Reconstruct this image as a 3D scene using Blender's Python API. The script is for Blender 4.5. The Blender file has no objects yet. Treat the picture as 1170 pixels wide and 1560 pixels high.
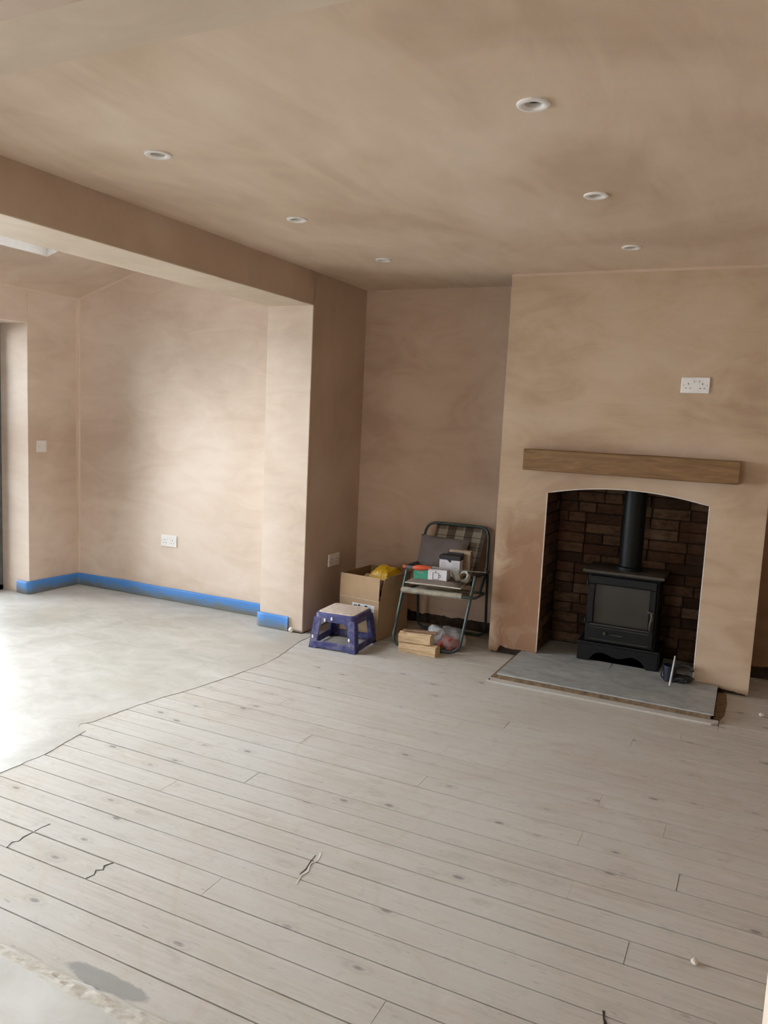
import bpy, bmesh, math, random
from mathutils import Vector, Matrix, noise as mnoise
rnd = random.Random(7)
S = bpy.context.scene
COL = S.collection
# ---------------------------------------------------------------- camera
def cam_axes(yaw, pitch, roll):
    f = Vector((-math.sin(yaw)*math.cos(pitch), math.cos(yaw)*math.cos(pitch), -math.sin(pitch)))
    r = Vector((math.cos(yaw), math.sin(yaw), 0)); u = r.cross(f)
    c, s = math.cos(roll), math.sin(roll)
    return c*r+s*u, -s*r+c*u, f
cr, cu, cf = cam_axes(.44508263, .11960884, .04669565)
cam = bpy.data.cameras.new('camera'); cam_o = bpy.data.objects.new('camera', cam); COL.objects.link(cam_o)
m = Matrix((cr, cu, -cf)).transposed().to_4x4(); m.translation = (0, 0, 1.42)
cam_o.matrix_world = m
cam.sensor_fit = 'VERTICAL'; cam.sensor_height = 36; cam.lens = 1183.482/1560*36; cam.clip_start = .05
S.camera = cam_o
# ---------------------------------------------------------------- daylight (overcast sky through the doors, rooflights and an added rear window)
W = bpy.data.worlds.new('sky'); S.world = W; W.use_nodes = True
wn = W.node_tree; bg = wn.nodes['Background']
tc = wn.nodes.new('ShaderNodeTexCoord'); sp = wn.nodes.new('ShaderNodeSeparateXYZ'); cr_ = wn.nodes.new('ShaderNodeValToRGB')
wn.links.new(tc.outputs['Generated'], sp.inputs[0]); wn.links.new(sp.outputs['Z'], cr_.inputs[0]); wn.links.new(cr_.outputs[0], bg.inputs[0])
cr_.color_ramp.elements[0].position = 0; cr_.color_ramp.elements[0].color = (.84, .92, 1, 1)
cr_.color_ramp.elements[1].position = 1; cr_.color_ramp.elements[1].color = (.90, .95, 1, 1)
bg.inputs[1].default_value = 9.0
def portal(name, loc, rot, sx, sy):
    l = bpy.data.lights.new(name, 'AREA'); l.shape = 'RECTANGLE'; l.size = sx; l.size_y = sy
    l.cycles.is_portal = True
    o = bpy.data.objects.new(name, l); COL.objects.link(o); o.location = loc; o.rotation_euler = rot
portal('door_portal', (-5.14, 1.24, 1.0), (0, -math.pi/2, 0), 2.0, 5.5)
portal('rooflight_portal', (-3.75, 3.2, 2.95), (0, 0, 0), 1.3, 1.35)
portal('rooflight_portal', (-3.75, 1.0, 2.95), (0, 0, 0), 1.3, 1.35)  # belongs to the added near rooflight
portal('window_portal', (-1.95, -3.12, 1.35), (math.pi/2, 0, 0), 1.25, 1.3)  # belongs to the added rear window
S.view_settings.view_transform = 'Standard'; S.view_settings.look = 'None'
S.view_settings.gamma = 1; S.view_settings.use_curve_mapping = False
S.view_settings.exposure = 0.80
S.cycles.max_bounces = 12; S.cycles.diffuse_bounces = 8; S.cycles.transparent_max_bounces = 12
S.cycles.caustics_reflective = False; S.cycles.caustics_refractive = False

# ---------------------------------------------------------------- material helpers
class N:
    def __init__(s, name):
        s.m = bpy.data.materials.new(name); s.m.use_nodes = True; s.t = s.m.node_tree
        s.b = s.t.nodes['Principled BSDF']
    def n(s, kind, **kw):
        x = s.t.nodes.new('ShaderNode'+kind)
        for k, v in kw.items():
            if k in ('op',): x.operation = v
            elif hasattr(x, k): setattr(x, k, v)
        return x
    def l(s, a, b): s.t.links.new(a, b)
    def pos(s, scale=(1, 1, 1), obj=False, rot=(0, 0, 0), loc=(0, 0, 0)):
        g = s.n('TexCoord').outputs['Object'] if obj else s.n('NewGeometry').outputs['Position']
        mp = s.n('Mapping'); mp.inputs['Scale'].default_value = scale; mp.inputs['Rotation'].default_value = rot; mp.inputs['Location'].default_value = loc
        s.l(g, mp.inputs[0]); return mp.outputs[0]
    def noise(s, vec, scale, detail=4, rough=.55, dist=0):
        x = s.n('TexNoise'); s.l(vec, x.inputs['Vector']); x.inputs['Scale'].default_value = scale
        x.inputs['Detail'].default_value = detail; x.inputs['Roughness'].default_value = rough; x.inputs['Distortion'].default_value = dist
        return x.outputs['Fac']
    def ramp(s, fac, *st):
        r = s.n('ValToRGB'); e = r.color_ramp.elements
        while len(e) < len(st): e.new(.5)
        for i, (p, c) in enumerate(st):
            e[i].position = p; e[i].color = (*c, 1) if not isinstance(c, (int, float)) else (c, c, c, 1)
        s.l(fac, r.inputs[0]); return r.outputs[0]
    def mix(s, fac, a, b, mode='MIX'):
        x = s.n('Mix', data_type='RGBA', blend_type=mode)
        for v, i in ((fac, 0), (a, 6), (b, 7)):
            if isinstance(v, (int, float)): x.inputs[i].default_value = v
            elif isinstance(v, tuple): x.inputs[i].default_value = (*v, 1)
            else: s.l(v, x.inputs[i])
        return x.outputs[2]
    def math(s, op, a, b=0, c=None, clamp=False):
        x = s.n('Math'); x.operation = op; x.use_clamp = clamp
        for i, v in enumerate((a, b, c)):
            if v is None: continue
            if isinstance(v, (int, float)): x.inputs[i].default_value = v
            else: s.l(v, x.inputs[i])
        return x.outputs[0]
    def bump(s, h, strength=.3, dist=.002):
        b = s.n('Bump'); b.inputs['Strength'].default_value = strength; b.inputs['Distance'].default_value = dist
        s.l(h, b.inputs['Height']); s.l(b.outputs[0], s.b.inputs['Normal'])
    def col(s, c):
        if isinstance(c, tuple): s.b.inputs['Base Color'].default_value = (*c, 1)
        else: s.l(c, s.b.inputs['Base Color'])
        return s
    def set(s, rough=.5, metal=0, spec=.5, **k):
        s.b.inputs['Roughness'].default_value = rough; s.b.inputs['Metallic'].default_value = metal
        s.b.inputs['Specular IOR Level'].default_value = spec
        for a, v in k.items(): s.b.inputs[a.replace('_', ' ')].default_value = v
        return s
def simple(name, c, rough=.5, metal=0, spec=.5, var=.25, sc=20, **k):
    n = N(name); f = n.noise(n.pos(), sc, 5)
    d = tuple(x*(1-var) for x in c); l = tuple(min(1, x*(1+var*.6)) for x in c)
    n.col(n.ramp(f, (.3, d), (.7, l))).set(rough, metal, spec, **k)
    return n.m

def plaster(name, c0, c1, c2, stretch, extra=None, seed=0., streak=.35):
    """bare skim plaster: blotches of drying, faint trowel sweeps, fine relief"""
    n = N(name)
    a = n.noise(n.pos((1, 1, 1), loc=(seed, seed, 0)), 1.1, 4, .55, .6)
    b = n.noise(n.pos(stretch, loc=(seed, 0, seed)), 2.2, 7, .62, 1.2)
    f = n.math('ADD', n.math('MULTIPLY', a, .6), n.math('MULTIPLY', b, .4))
    c = n.ramp(f, (.38, c0), (.5, c1), (.63, c2))
    t = n.noise(n.pos(tuple(v*2.2 for v in stretch), loc=(0, seed, 3)), 3.0, 8, .7, .5)
    c = n.mix(n.ramp(t, (.62, 0.), (.75, streak)), c, (min(1, c2[0]*1.12), min(1, c2[1]*1.14), min(1, c2[2]*1.15)))
    t2 = n.noise(n.pos(tuple(v*1.6 for v in stretch), loc=(5, seed, 9)), 4.0, 8, .7, .5)
    c = n.mix(n.ramp(t2, (.64, 0.), (.8, streak*1.2)), c, tuple(v*.8 for v in c0))
    if extra: c = extra(n, c)
    n.col(c).set(.72, 0, .25)
    n.bump(n.math('ADD', n.math('MULTIPLY', t, .7), n.math('MULTIPLY', n.noise(n.pos(), 60, 3), .25)), .25, .004)
    return n.m
def wet_patch(n, c):
    # darker, still-damp plaster on the lower left leg of the chimney breast, with its own ragged outline
    s = n.n('SeparateXYZ'); n.l(n.pos(), s.inputs[0])
    w = n.noise(n.pos((1, 1, 1)), 5, 6, .65, .8)
    x = n.math('ADD', s.outputs[0], n.math('MULTIPLY', n.math('SUBTRACT', w, .5), .28))
    z = n.math('ADD', s.outputs[2], n.math('MULTIPLY', n.math('SUBTRACT', w, .5), .55))
    inside = n.math('MULTIPLY', n.ramp(x, (0, 0.), (1, 0.)), 0)
    mx = n.n('MapRange'); n.l(x, mx.inputs[0]); mx.inputs[1].default_value = -1.42; mx.inputs[2].default_value = -1.34
    mz = n.n('MapRange'); n.l(z, mz.inputs[0]); mz.inputs[1].default_value = .95; mz.inputs[2].default_value = .72
    mr = n.n('MapRange'); n.l(s.outputs[0], mr.inputs[0]); mr.inputs[1].default_value = -1.05; mr.inputs[2].default_value = -1.1
    k = n.math('MULTIPLY', n.math('MULTIPLY', mx.outputs[0], mz.outputs[0]), mr.outputs[0])
    k = n.math('MULTIPLY', k, n.ramp(w, (.28, .5), (.5, 1.)))
    c = n.mix(n.math('MULTIPLY', k, .95), c, (.30, .165, .095))
    # brown scorched-looking line just above the skim's bottom edge
    mb = n.n('MapRange'); n.l(n.math('ADD', s.outputs[2], n.math('MULTIPLY', w, .05)), mb.inputs[0]); mb.inputs[1].default_value = .075; mb.inputs[2].default_value = .045
    return n.mix(n.math('MULTIPLY', mb.outputs[0], .6), c, (.20, .11, .05))
PC = [(.42, .295, .195), (.50, .37, .255), (.565, .44, .32)]
M = {}
M['plaster_x'] = plaster('plaster_breast', *PC, (1, 1, 2.6), wet_patch, 3.)
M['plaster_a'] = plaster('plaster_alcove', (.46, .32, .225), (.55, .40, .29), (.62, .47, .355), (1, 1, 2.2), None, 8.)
M['plaster_r'] = plaster('plaster_right_alcove', (.24, .15, .085), (.31, .20, .12), (.37, .26, .17), (1, 1, 2.2), None, 12.)  # darker, browner plaster than the left alcove
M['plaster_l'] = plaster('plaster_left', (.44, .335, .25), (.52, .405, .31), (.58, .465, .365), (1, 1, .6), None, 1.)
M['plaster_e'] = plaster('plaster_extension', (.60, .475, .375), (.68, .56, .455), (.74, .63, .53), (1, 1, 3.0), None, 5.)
M['plaster_c'] = plaster('plaster_ceiling', (.56, .43, .315), (.66, .53, .405), (.73, .605, .48), (1.6, .5, 1), None, 11., .15)
M['plaster_c2'] = plaster('plaster_ceiling_strip', (.58, .48, .37), (.65, .55, .435), (.71, .615, .50), (1, 2, 1), None, 17., .3)
M['plaster_s'] = plaster('plaster_soffit', (.55, .445, .335), (.61, .51, .395), (.66, .57, .455), (2, 1, 1), None, 21., .2)
M['bead'] = simple('plaster_edge_bead', (.68, .62, .54), .7, var=.1)
M['bead2'] = plaster('filled_joint', (.66, .53, .42), (.73, .60, .49), (.78, .66, .55), (1, 1, 1), None, 31., .1)
M['bead3'] = plaster('filled_joint_b', (.52, .39, .285), (.60, .465, .35), (.66, .53, .415), (1, 1, 1), None, 33., .1)
# floor boards
def boards():
    n = N('dusty_floorboard')
    oi = n.n('ObjectInfo'); r = oi.outputs['Random']
    off = n.n('CombineXYZ'); n.l(n.math('MULTIPLY', r, 37.), off.inputs[0]); n.l(n.math('MULTIPLY', r, 11.), off.inputs[2])
    def shifted(scale):
        a = n.n('VectorMath'); a.operation = 'ADD'; n.l(n.n('NewGeometry').outputs['Position'], a.inputs[0]); n.l(off.outputs[0], a.inputs[1])
        mp = n.n('Mapping'); mp.inputs['Scale'].default_value = scale; n.l(a.outputs[0], mp.inputs[0]); return mp.outputs[0]
    grain = n.noise(shifted((1.6, 26, 4)), 2.0, 8, .7, 1.0)
    base = n.ramp(grain, (.30, (.42, .38, .33)), (.5, (.50, .465, .41)), (.70, (.56, .53, .48)))
    base = n.mix(n.ramp(r, (0, 0.), (1, .25)), base, (.36, .325, .28))
    # plaster dust trodden over everything
    dust = n.noise(n.pos((1, 1.4, 1)), 1.1, 7, .62, 1.4)
    base = n.mix(n.ramp(dust, (.40, .15), (.62, .70)), base, (.53, .52, .485))
    # knots
    v = n.n('TexVoronoi'); n.l(shifted((3.6, 8.0, 3)), v.inputs['Vector']); v.inputs['Scale'].default_value = 1.35
    wob = n.noise(n.pos(), 22, 3)
    d = n.math('ADD', v.outputs['Distance'], n.math('MULTIPLY', n.math('SUBTRACT', wob, .5), .10))
    sel = n.n('SeparateColor'); n.l(v.outputs['Color'], sel.inputs[0])
    kn = n.math('MULTIPLY', n.ramp(d, (.05, 1.), (.13, 0.)), n.math('GREATER_THAN', sel.outputs[0], .28))
    base = n.mix(n.math('MULTIPLY', kn, .78), base, (.17, .165, .155))
    ring = n.math('MULTIPLY', n.ramp(d, (.12, .0), (.17, .35), (.27, 0.)), n.math('GREATER_THAN', sel.outputs[0], .28))
    base = n.mix(ring, base, (.36, .32, .27))
    # small dark flecks
    fl = n.noise(shifted((6, 26, 6)), 3.4, 3, .5)
    base = n.mix(n.ramp(fl, (.66, 0.), (.74, .5)), base, (.27, .26, .24))
    sm = n.noise(n.pos((1.5, 2.5, 1), loc=(3, 8, 0)), 9, 7, .7, .8)
    base = n.mix(n.ramp(sm, (.55, 0.), (.72, .40)), base, (.33, .32, .30))
    base = n.mix(n.ramp(sm, (.28, .45), (.42, 0.)), base, (.60, .585, .55))
    # brownish tide marks (old spills): thin contour bands
    td = n.noise(n.pos((1, 1, 1), loc=(2.3, .7, 0)), 1.25, 3, .5, .4)
    band = n.ramp(td, (.525, 0.), (.548, .20), (.552, .02), (1, 0.))
    base = n.mix(band, base, (.42, .33, .22))
    # a grey damp smear near the old threshold
    s = n.n('SeparateXYZ'); n.l(n.pos(), s.inputs[0]); w = n.noise(n.pos(), 9, 5, .6)
    ex = n.math('DIVIDE', n.math('ADD', s.outputs[0], 1.335), .165); ey = n.math('DIVIDE', n.math('SUBTRACT', s.outputs[1], 1.327), .036)
    rr = n.math('ADD', n.math('SQRT', n.math('ADD', n.math('MULTIPLY', ex, ex), n.math('MULTIPLY', ey, ey))), n.math('MULTIPLY', n.math('SUBTRACT', w, .5), 1.1))
    base = n.mix(n.ramp(rr, (.75, .7), (.9, 0.)), base, (.25, .255, .245))
    n.col(base).set(.8, 0, .12)
    n.bump(n.math('ADD', grain, n.math('MULTIPLY', n.noise(n.pos(), 45, 4), .5)), .35, .0025)
    return n.m
M['board'] = boards()
M['ridge'] = simple('cream_mortar_ridge', (.52, .49, .42), .9, var=.15, sc=60)
M['torn'] = simple('torn_screed', (.60, .565, .51), .8)
M['subfloor'] = simple('dark_subfloor', (.035, .028, .022), .9)
def screed():
    n = N('bare_screed')
    a = n.noise(n.pos((1, 1, 1)), .9, 6, .6, 1.0); b = n.noise(n.pos((1, 1.6, 1), loc=(4, 1, 0)), 5, 7, .65, 1)
    f = n.math('ADD', n.math('MULTIPLY', a, .6), n.math('MULTIPLY', b, .4))
    c = n.ramp(f, (.38, (.36, .345, .30)), (.5, (.455, .44, .395)), (.62, (.54, .53, .49)))
    br = n.noise(n.pos((1, 1, 1), loc=(7.2, 3, 0)), 1.4, 4, .5, .4)
    c = n.mix(n.ramp(br, (.55, 0.), (.68, .5)), c, (.41, .355, .28))
    sp_ = n.noise(n.pos(), 34, 3)
    c = n.mix(n.ramp(sp_, (.70, 0.), (.76, .6)), c, (.75, .73, .68))
    n.col(c).set(.42, 0, .4)
    n.bump(n.math('ADD', b, n.math('MULTIPLY', sp_, .4)), .3, .004)
    return n.m
M['screed'] = screed()
def bricks():
    n = N('brown_clay_brick'); r = n.n('ObjectInfo').outputs['Random']
    f = n.noise(n.pos((1, 1, 2.0)), 16, 6, .7, .6)
    c = n.ramp(r, (0, (.050, .026, .014)), (.35, (.098, .046, .023)), (.6, (.14, .080, .043)), (.8, (.070, .031, .016)), (1, (.18, .11, .062)))
    c = n.mix(n.ramp(f, (.3, .75), (.55, 0.)), c, (.025, .015, .010))
    c = n.mix(n.ramp(f, (.62, 0.), (.8, .45)), c, (.17, .11, .065))
    n.col(c).set(.85, 0, .2); n.bump(f, .6, .004); return n.m
M['brick'] = bricks()
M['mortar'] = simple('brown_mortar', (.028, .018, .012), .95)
M['rubble'] = simple('old_brickwork', (.065, .043, .028), .95, var=.6, sc=25)
M['fill'] = simple('brown_mortar_bed', (.21, .14, .080), .95, var=.45, sc=40)
def slate():
    n = N('grey_slate'); a = n.noise(n.pos((1, 2, 1)), 4, 8, .65, 1.2); b = n.noise(n.pos(), 18, 6, .6)
    c = n.ramp(n.math('ADD', n.math('MULTIPLY', a, .7), n.math('MULTIPLY', b, .3)), (.35, (.24, .25, .245)), (.5, (.33, .345, .335)), (.65, (.43, .44, .42)))
    n.col(c).set(.55, 0, .4); n.bump(a, .4, .004); return n.m
M['slate'] = slate()
def oak():
    n = N('oak_beam'); g = n.noise(n.pos((1.2, 14, 14)), 3, 8, .65, 1.5)
    c = n.ramp(g, (.3, (.14, .072, .028)), (.5, (.215, .12, .05)), (.7, (.29, .17, .078)))
    n.col(c).set(.6, 0, .3); n.bump(g, .4, .003); return n.m
M['oak'] = oak()
M['iron'] = simple('black_stove_iron', (.0055, .0056, .0052), .48, 0, .25, var=.3, sc=60)
M['iron_top'] = simple('dusty_stove_top', (.060, .050, .038), .6, 0, .3, var=.3, sc=14)
M['flue'] = simple('black_flue_enamel', (.0055, .006, .005), .45, 0, .18)
M['pane_dark'] = simple('sooty_stove_glass', (.034, .030, .022), .28, 0, .4, var=.25, sc=6)
M['steel'] = simple('worn_steel', (.42, .42, .41), .35, .8, var=.2)
M['dull_steel'] = simple('dull_steel', (.075, .07, .062), .45, .2)
M['white'] = simple('white_plastic', (.80, .77, .73), .35, var=.04)
M['black'] = simple('black_plastic', (.012, .012, .013), .4)
M['hole'] = simple('dark_slot', (.02, .018, .016), .8)
M['lamp'] = simple('lamp_reflector', (.35, .33, .31), .25, .5)
def foam():
    n = N('blue_edge_foam'); s = n.n('SeparateXYZ'); n.l(n.pos(), s.inputs[0])
    w = n.noise(n.pos((1, 1, 2)), 9, 6, .65)
    k = n.math('ADD', s.outputs[2], n.math('MULTIPLY', n.math('SUBTRACT', w, .5), .10))
    c = n.ramp(n.math('MULTIPLY', k, 10), (.12, (.16, .17, .165)), (.42, (.12, .21, .34)), (.66, (.07, .235, .58)))
    n.col(c).set(.45, 0, .4); return n.m
M['foam'] = foam()
M['frame'] = simple('grey_door_frame', (.16, .165, .17), .4)
def clear():
    n = N('window_glass'); t = n.t
    tr = n.n('BsdfTransparent'); gl = n.n('BsdfGlossy'); gl.inputs['Roughness'].default_value = 0
    fr = n.n('Fresnel'); fr.inputs[0].default_value = 1.45; mx = n.n('MixShader')
    n.l(fr.outputs[0], mx.inputs[0]); n.l(tr.outputs[0], mx.inputs[1]); n.l(gl.outputs[0], mx.inputs[2])
    n.l(mx.outputs[0], t.nodes['Material Output'].inputs['Surface']); t.nodes.remove(n.b); return n.m
M['glass'] = clear()
M['paving'] = simple('outside_paving', (.42, .41, .38), .8)
def speckled(name, c, dust, lo=.5, hi=.68, sc=9, rough=.5):
    n = N(name); f = n.noise(n.pos(), sc, 8, .7, .5); n.col(n.mix(n.ramp(f, (lo, 0.), (hi, .75)), c, dust)).set(rough); return n.m
M['stool'] = speckled('dusty_blue_plastic', (.038, .040, .155), (.27, .26, .33), .50, .74, 14)
M['stool_top'] = speckled('plaster_caked_stool_top', (.52, .42, .34), (.70, .62, .54), .4, .6, 30, .8)
M['card'] = simple('brown_cardboard', (.40, .27, .155), .8, var=.12, sc=9)
M['card_in'] = simple('inner_cardboard', (.30, .19, .10), .85, var=.15, sc=9)
M['label'] = simple('white_label', (.72, .72, .74), .5, var=.04)
M['yellow'] = simple('yellow_polythene', (.60, .36, .012), .35, var=.2, sc=14)
M['junk_brown'] = simple('brown_scrap', (.13, .075, .05), .7, var=.5, sc=30)
M['beige'] = simple('beige_scrap', (.50, .38, .26), .7)
M['green_tube'] = simple('green_painted_tube', (.045, .068, .062), .32, .3)
def plaid():
    n = N('plaid_webbing'); s = n.n('SeparateXYZ'); n.l(n.pos(obj=True), s.inputs[0])
    def stripes(o, f, ph, lo): 
        x = n.math('FRACT', n.math('ADD', n.math('MULTIPLY', o, f), ph)); return n.math('GREATER_THAN', x, lo)
    c = n.mix(n.math('MULTIPLY', stripes(s.outputs[0], 8.5, .1, .52), .75), (.50, .44, .33), (.10, .065, .045))
    c = n.mix(n.math('MULTIPLY', stripes(s.outputs[2], 8.5, .35, .55), .60), c, (.11, .07, .05))
    c = n.mix(n.math('MULTIPLY', stripes(s.outputs[0], 8.5, .62, .94), .7), c, (.55, .50, .38))
    c = n.mix(n.math('MULTIPLY', stripes(s.outputs[2], 17, .2, .93), .7), c, (.03, .022, .018))
    n.col(c).set(.8, 0, .2); return n.m
M['plaid'] = plaid()
M['webbing'] = simple('cream_webbing', (.66, .62, .50), .75, var=.3, sc=22)
def cloth(name, c):
    n = N(name); f = n.noise(n.pos(), 12, 6, .6); w = n.noise(n.pos((1, 1, 1)), 220, 2)
    n.col(n.ramp(f, (.3, tuple(v*.82 for v in c)), (.7, tuple(v*1.12 for v in c)))).set(.9, 0, .15)
    n.bump(w, .3, .0008); return n.m
M['grey_cloth'] = cloth('grey_cushion_cloth', (.155, .13, .12))
M['taupe_cloth'] = cloth('taupe_cushion_cloth', (.19, .155, .13))
M['piping'] = simple('cream_piping', (.60, .55, .46), .7)
M['green_print'] = simple('green_carton', (.03, .27, .16), .45, var=.1)
M['white_print'] = simple('white_carton', (.66, .64, .66), .5, var=.05)
M['black_print'] = simple('black_carton', (.014, .013, .013), .5)
M['orange'] = simple('orange_grip', (.62, .095, .03), .4, var=.1)
M['grey_rubber'] = simple('grey_grip', (.13, .13, .135), .6)
M['blade'] = simple('saw_steel', (.50, .49, .47), .3, .7, var=.15)
def poly(name, c, a, rough=.15):
    n = N(name); n.col(c).set(rough, 0, .6, Alpha=a); n.bump(n.noise(n.pos(), 26, 5, .6, 1.5), .5, .006); return n.m
M['clear_bag'] = poly('clear_polythene', (.60, .60, .62), .26)
M['bag_white'] = poly('milky_polythene', (.70, .76, .84), .85, .3)
M['tape_clear'] = poly('clear_tape_roll', (.62, .64, .55), .75, .12)
M['cork'] = simple('tape_core', (.45, .36, .24), .7)
M['red_scrap'] = simple('red_net_scrap', (.36, .06, .03), .6, var=.5, sc=35)
def wood(name, c0, c1, ax):
    n = N(name); g = n.noise(n.pos(ax), 4, 8, .65, .8); n.col(n.ramp(g, (.32, c0), (.66, c1))).set(.75, 0, .2); n.bump(g, .5, .004); return n.m
M['log'] = wood('split_pine', (.50, .33, .17), (.82, .64, .42), (3, 3, 34))
M['log_dark'] = wood('weathered_wood', (.20, .12, .07), (.34, .22, .14), (3, 20, 20))
M['stick'] = simple('pale_rod', (.40, .40, .37), .4, var=.15)
M['dark_blue'] = simple('dark_blue_plastic', (.008, .009, .02), .4)
M['bundle'] = simple('black_glove_rubber', (.012, .013, .014), .45, var=.4, sc=18)

# ---------------------------------------------------------------- geometry helpers
class MB:
    def __init__(s): s.bm = bmesh.new()
    def _n(s, f): return None
    def box(s, a, b, bev=0, mtx=None, seg=1):
        t = bmesh.new(); bmesh.ops.create_cube(t, size=1)
        c = [(a[i]+b[i])/2 for i in range(3)]; d = [abs(b[i]-a[i]) for i in range(3)]
        for v in t.verts: v.co = Vector([v.co[i]*d[i]+c[i] for i in range(3)])
        if bev: bmesh.ops.bevel(t, geom=list(t.edges), offset=bev, segments=seg, affect='EDGES', profile=.5)
        s.add(t, mtx); return s
    def add(s, t, mtx=None):
        if mtx: bmesh.ops.transform(t, matrix=mtx, verts=t.verts)
        me = bpy.data.meshes.new('t'); t.to_mesh(me); t.free(); s.bm.from_mesh(me); bpy.data.meshes.remove(me)
    def prism(s, pts, axis, a, b, mtx=None):
        """closed outline pts (2D in the two other axes) extruded along axis from a to b"""
        t = bmesh.new()
        def P(p, v): q = list(p); q.insert(axis, v); return Vector(q)
        va = [t.verts.new(P(p, a)) for p in pts]; vb = [t.verts.new(P(p, b)) for p in pts]
        t.faces.new(va); t.faces.new(vb[::-1]); k = len(pts)
        for i in range(k): t.faces.new((va[i], vb[i], vb[(i+1) % k], va[(i+1) % k]))
        bmesh.ops.triangulate(t, faces=[f for f in t.faces if len(f.verts) > 4], ngon_method='EAR_CLIP')
        bmesh.ops.recalc_face_normals(t, faces=t.faces); s.add(t, mtx); return s
    def tube(s, pts, r, seg=10, closed=False, flat=1.0):
        pts = [Vector(p) for p in pts]; t = bmesh.new(); rings = []; n = len(pts)
        up = None
        for i, p in enumerate(pts):
            d = (pts[(i+1) % n]-pts[i-1]) if closed else (pts[min(i+1, n-1)]-pts[max(i-1, 0)])
            d.normalize()
            if up is None:
                up = Vector((0, 0, 1)) if abs(d.z) < .9 else Vector((1, 0, 0))
            x = d.cross(up); x.normalize(); y = x.cross(d); up = y
            rr = r[i] if isinstance(r, (list, tuple)) else r
            rings.append([t.verts.new(p+(x*math.cos(2*math.pi*k/seg)+y*math.sin(2*math.pi*k/seg)*flat)*rr) for k in range(seg)])
        for i in range(n if closed else n-1):
            A, B = rings[i], rings[(i+1) % n]
            for k in range(seg): t.faces.new((A[k], A[(k+1) % seg], B[(k+1) % seg], B[k]))
        if not closed: t.faces.new(rings[0][::-1]); t.faces.new(rings[-1])
        bmesh.ops.recalc_face_normals(t, faces=t.faces); s.add(t); return s
    def lathe(s, prof, seg=32, mtx=None, close=False):
        t = bmesh.new(); rings = []
        for r, z in prof:
            rings.append([t.verts.new((r*math.cos(2*math.pi*k/seg), r*math.sin(2*math.pi*k/seg), z)) for k in range(seg)] if r > 1e-6 else [t.verts.new((0, 0, z))])
        R = rings+[rings[0]] if close else rings
        for A, B in zip(R, R[1:]):
            for k in range(seg):
                q = [A[k % len(A)], A[(k+1) % len(A)], B[(k+1) % len(B)], B[k % len(B)]]
                u = []
                for v in q:
                    if v not in u: u.append(v)
                if len(u) > 2: t.faces.new(u)
        bmesh.ops.recalc_face_normals(t, faces=t.faces); s.add(t, mtx); return s
    def build(s, name, mat, parent=None, smooth=False, loc=None, angle=40):
        me = bpy.data.meshes.new(name)
        if loc is not None: bmesh.ops.translate(s.bm, vec=-Vector(loc), verts=s.bm.verts)
        if smooth:
            for f in s.bm.faces: f.smooth = True
            for e in s.bm.edges:
                if len(e.link_faces) == 2 and e.calc_face_angle(0) > math.radians(angle): e.smooth = False
        s.bm.to_mesh(me); s.bm.free(); me.materials.append(mat)
        o = bpy.data.objects.new(name, me); COL.objects.link(o)
        if loc is not None: o.location = loc
        if parent:
            o.parent = parent
            pw = Vector((0, 0, 0)); q = parent
            while q: pw += q.location; q = q.parent
            o.location = (Vector(loc) if loc is not None else Vector((0, 0, 0)))-pw
        return o
def tag(o, label=None, cat=None, group=None, kind=None):
    for k, v in (('label', label), ('category', cat), ('group', group), ('kind', kind)):
        if v: o[k] = v
    return o
def empty(name, loc, label, cat, group=None):
    o = bpy.data.objects.new(name, None); COL.objects.link(o); o.location = loc; o.empty_display_size = .05
    return tag(o, label, cat, group)
def struct(name, mb, mat, label=None, parent=None, **k):
    o = mb.build(name, mat, parent, **k); o['kind'] = 'structure'
    if label: o['label'] = label
    return o
def T(x, y, z, rz=0): return Matrix.Translation((x, y, z)) @ Matrix.Rotation(rz, 4, 'Z')
def arc_path(pts, r, k=5):
    """polyline with rounded corners"""
    pts = [Vector(p) for p in pts]; out = [pts[0]]
    for i in range(1, len(pts)-1):
        a, b, c = pts[i-1], pts[i], pts[i+1]
        d1 = (a-b); d2 = (c-b); q = min(r, d1.length*.49, d2.length*.49)
        p1 = b+d1.normalized()*q; p2 = b+d2.normalized()*q
        for j in range(k+1):
            u = j/k; out.append((1-u)**2*p1+2*u*(1-u)*b+u*u*p2)
    out.append(pts[-1]); return out

# ---------------------------------------------------------------- dimensions
XF = -2.70; ZC = 2.304; WX = -2.58; AY = 4.97; BY = 4.578; BL, BR = -1.415, .067; OL, OR = -1.113, -.217; OZ = 1.027
PY = 4.256; PX = -2.914; EY = 4.437; EX = -4.78; EZ = 2.223; SL = .30; RX = 1.15; RY = -3.0

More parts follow.
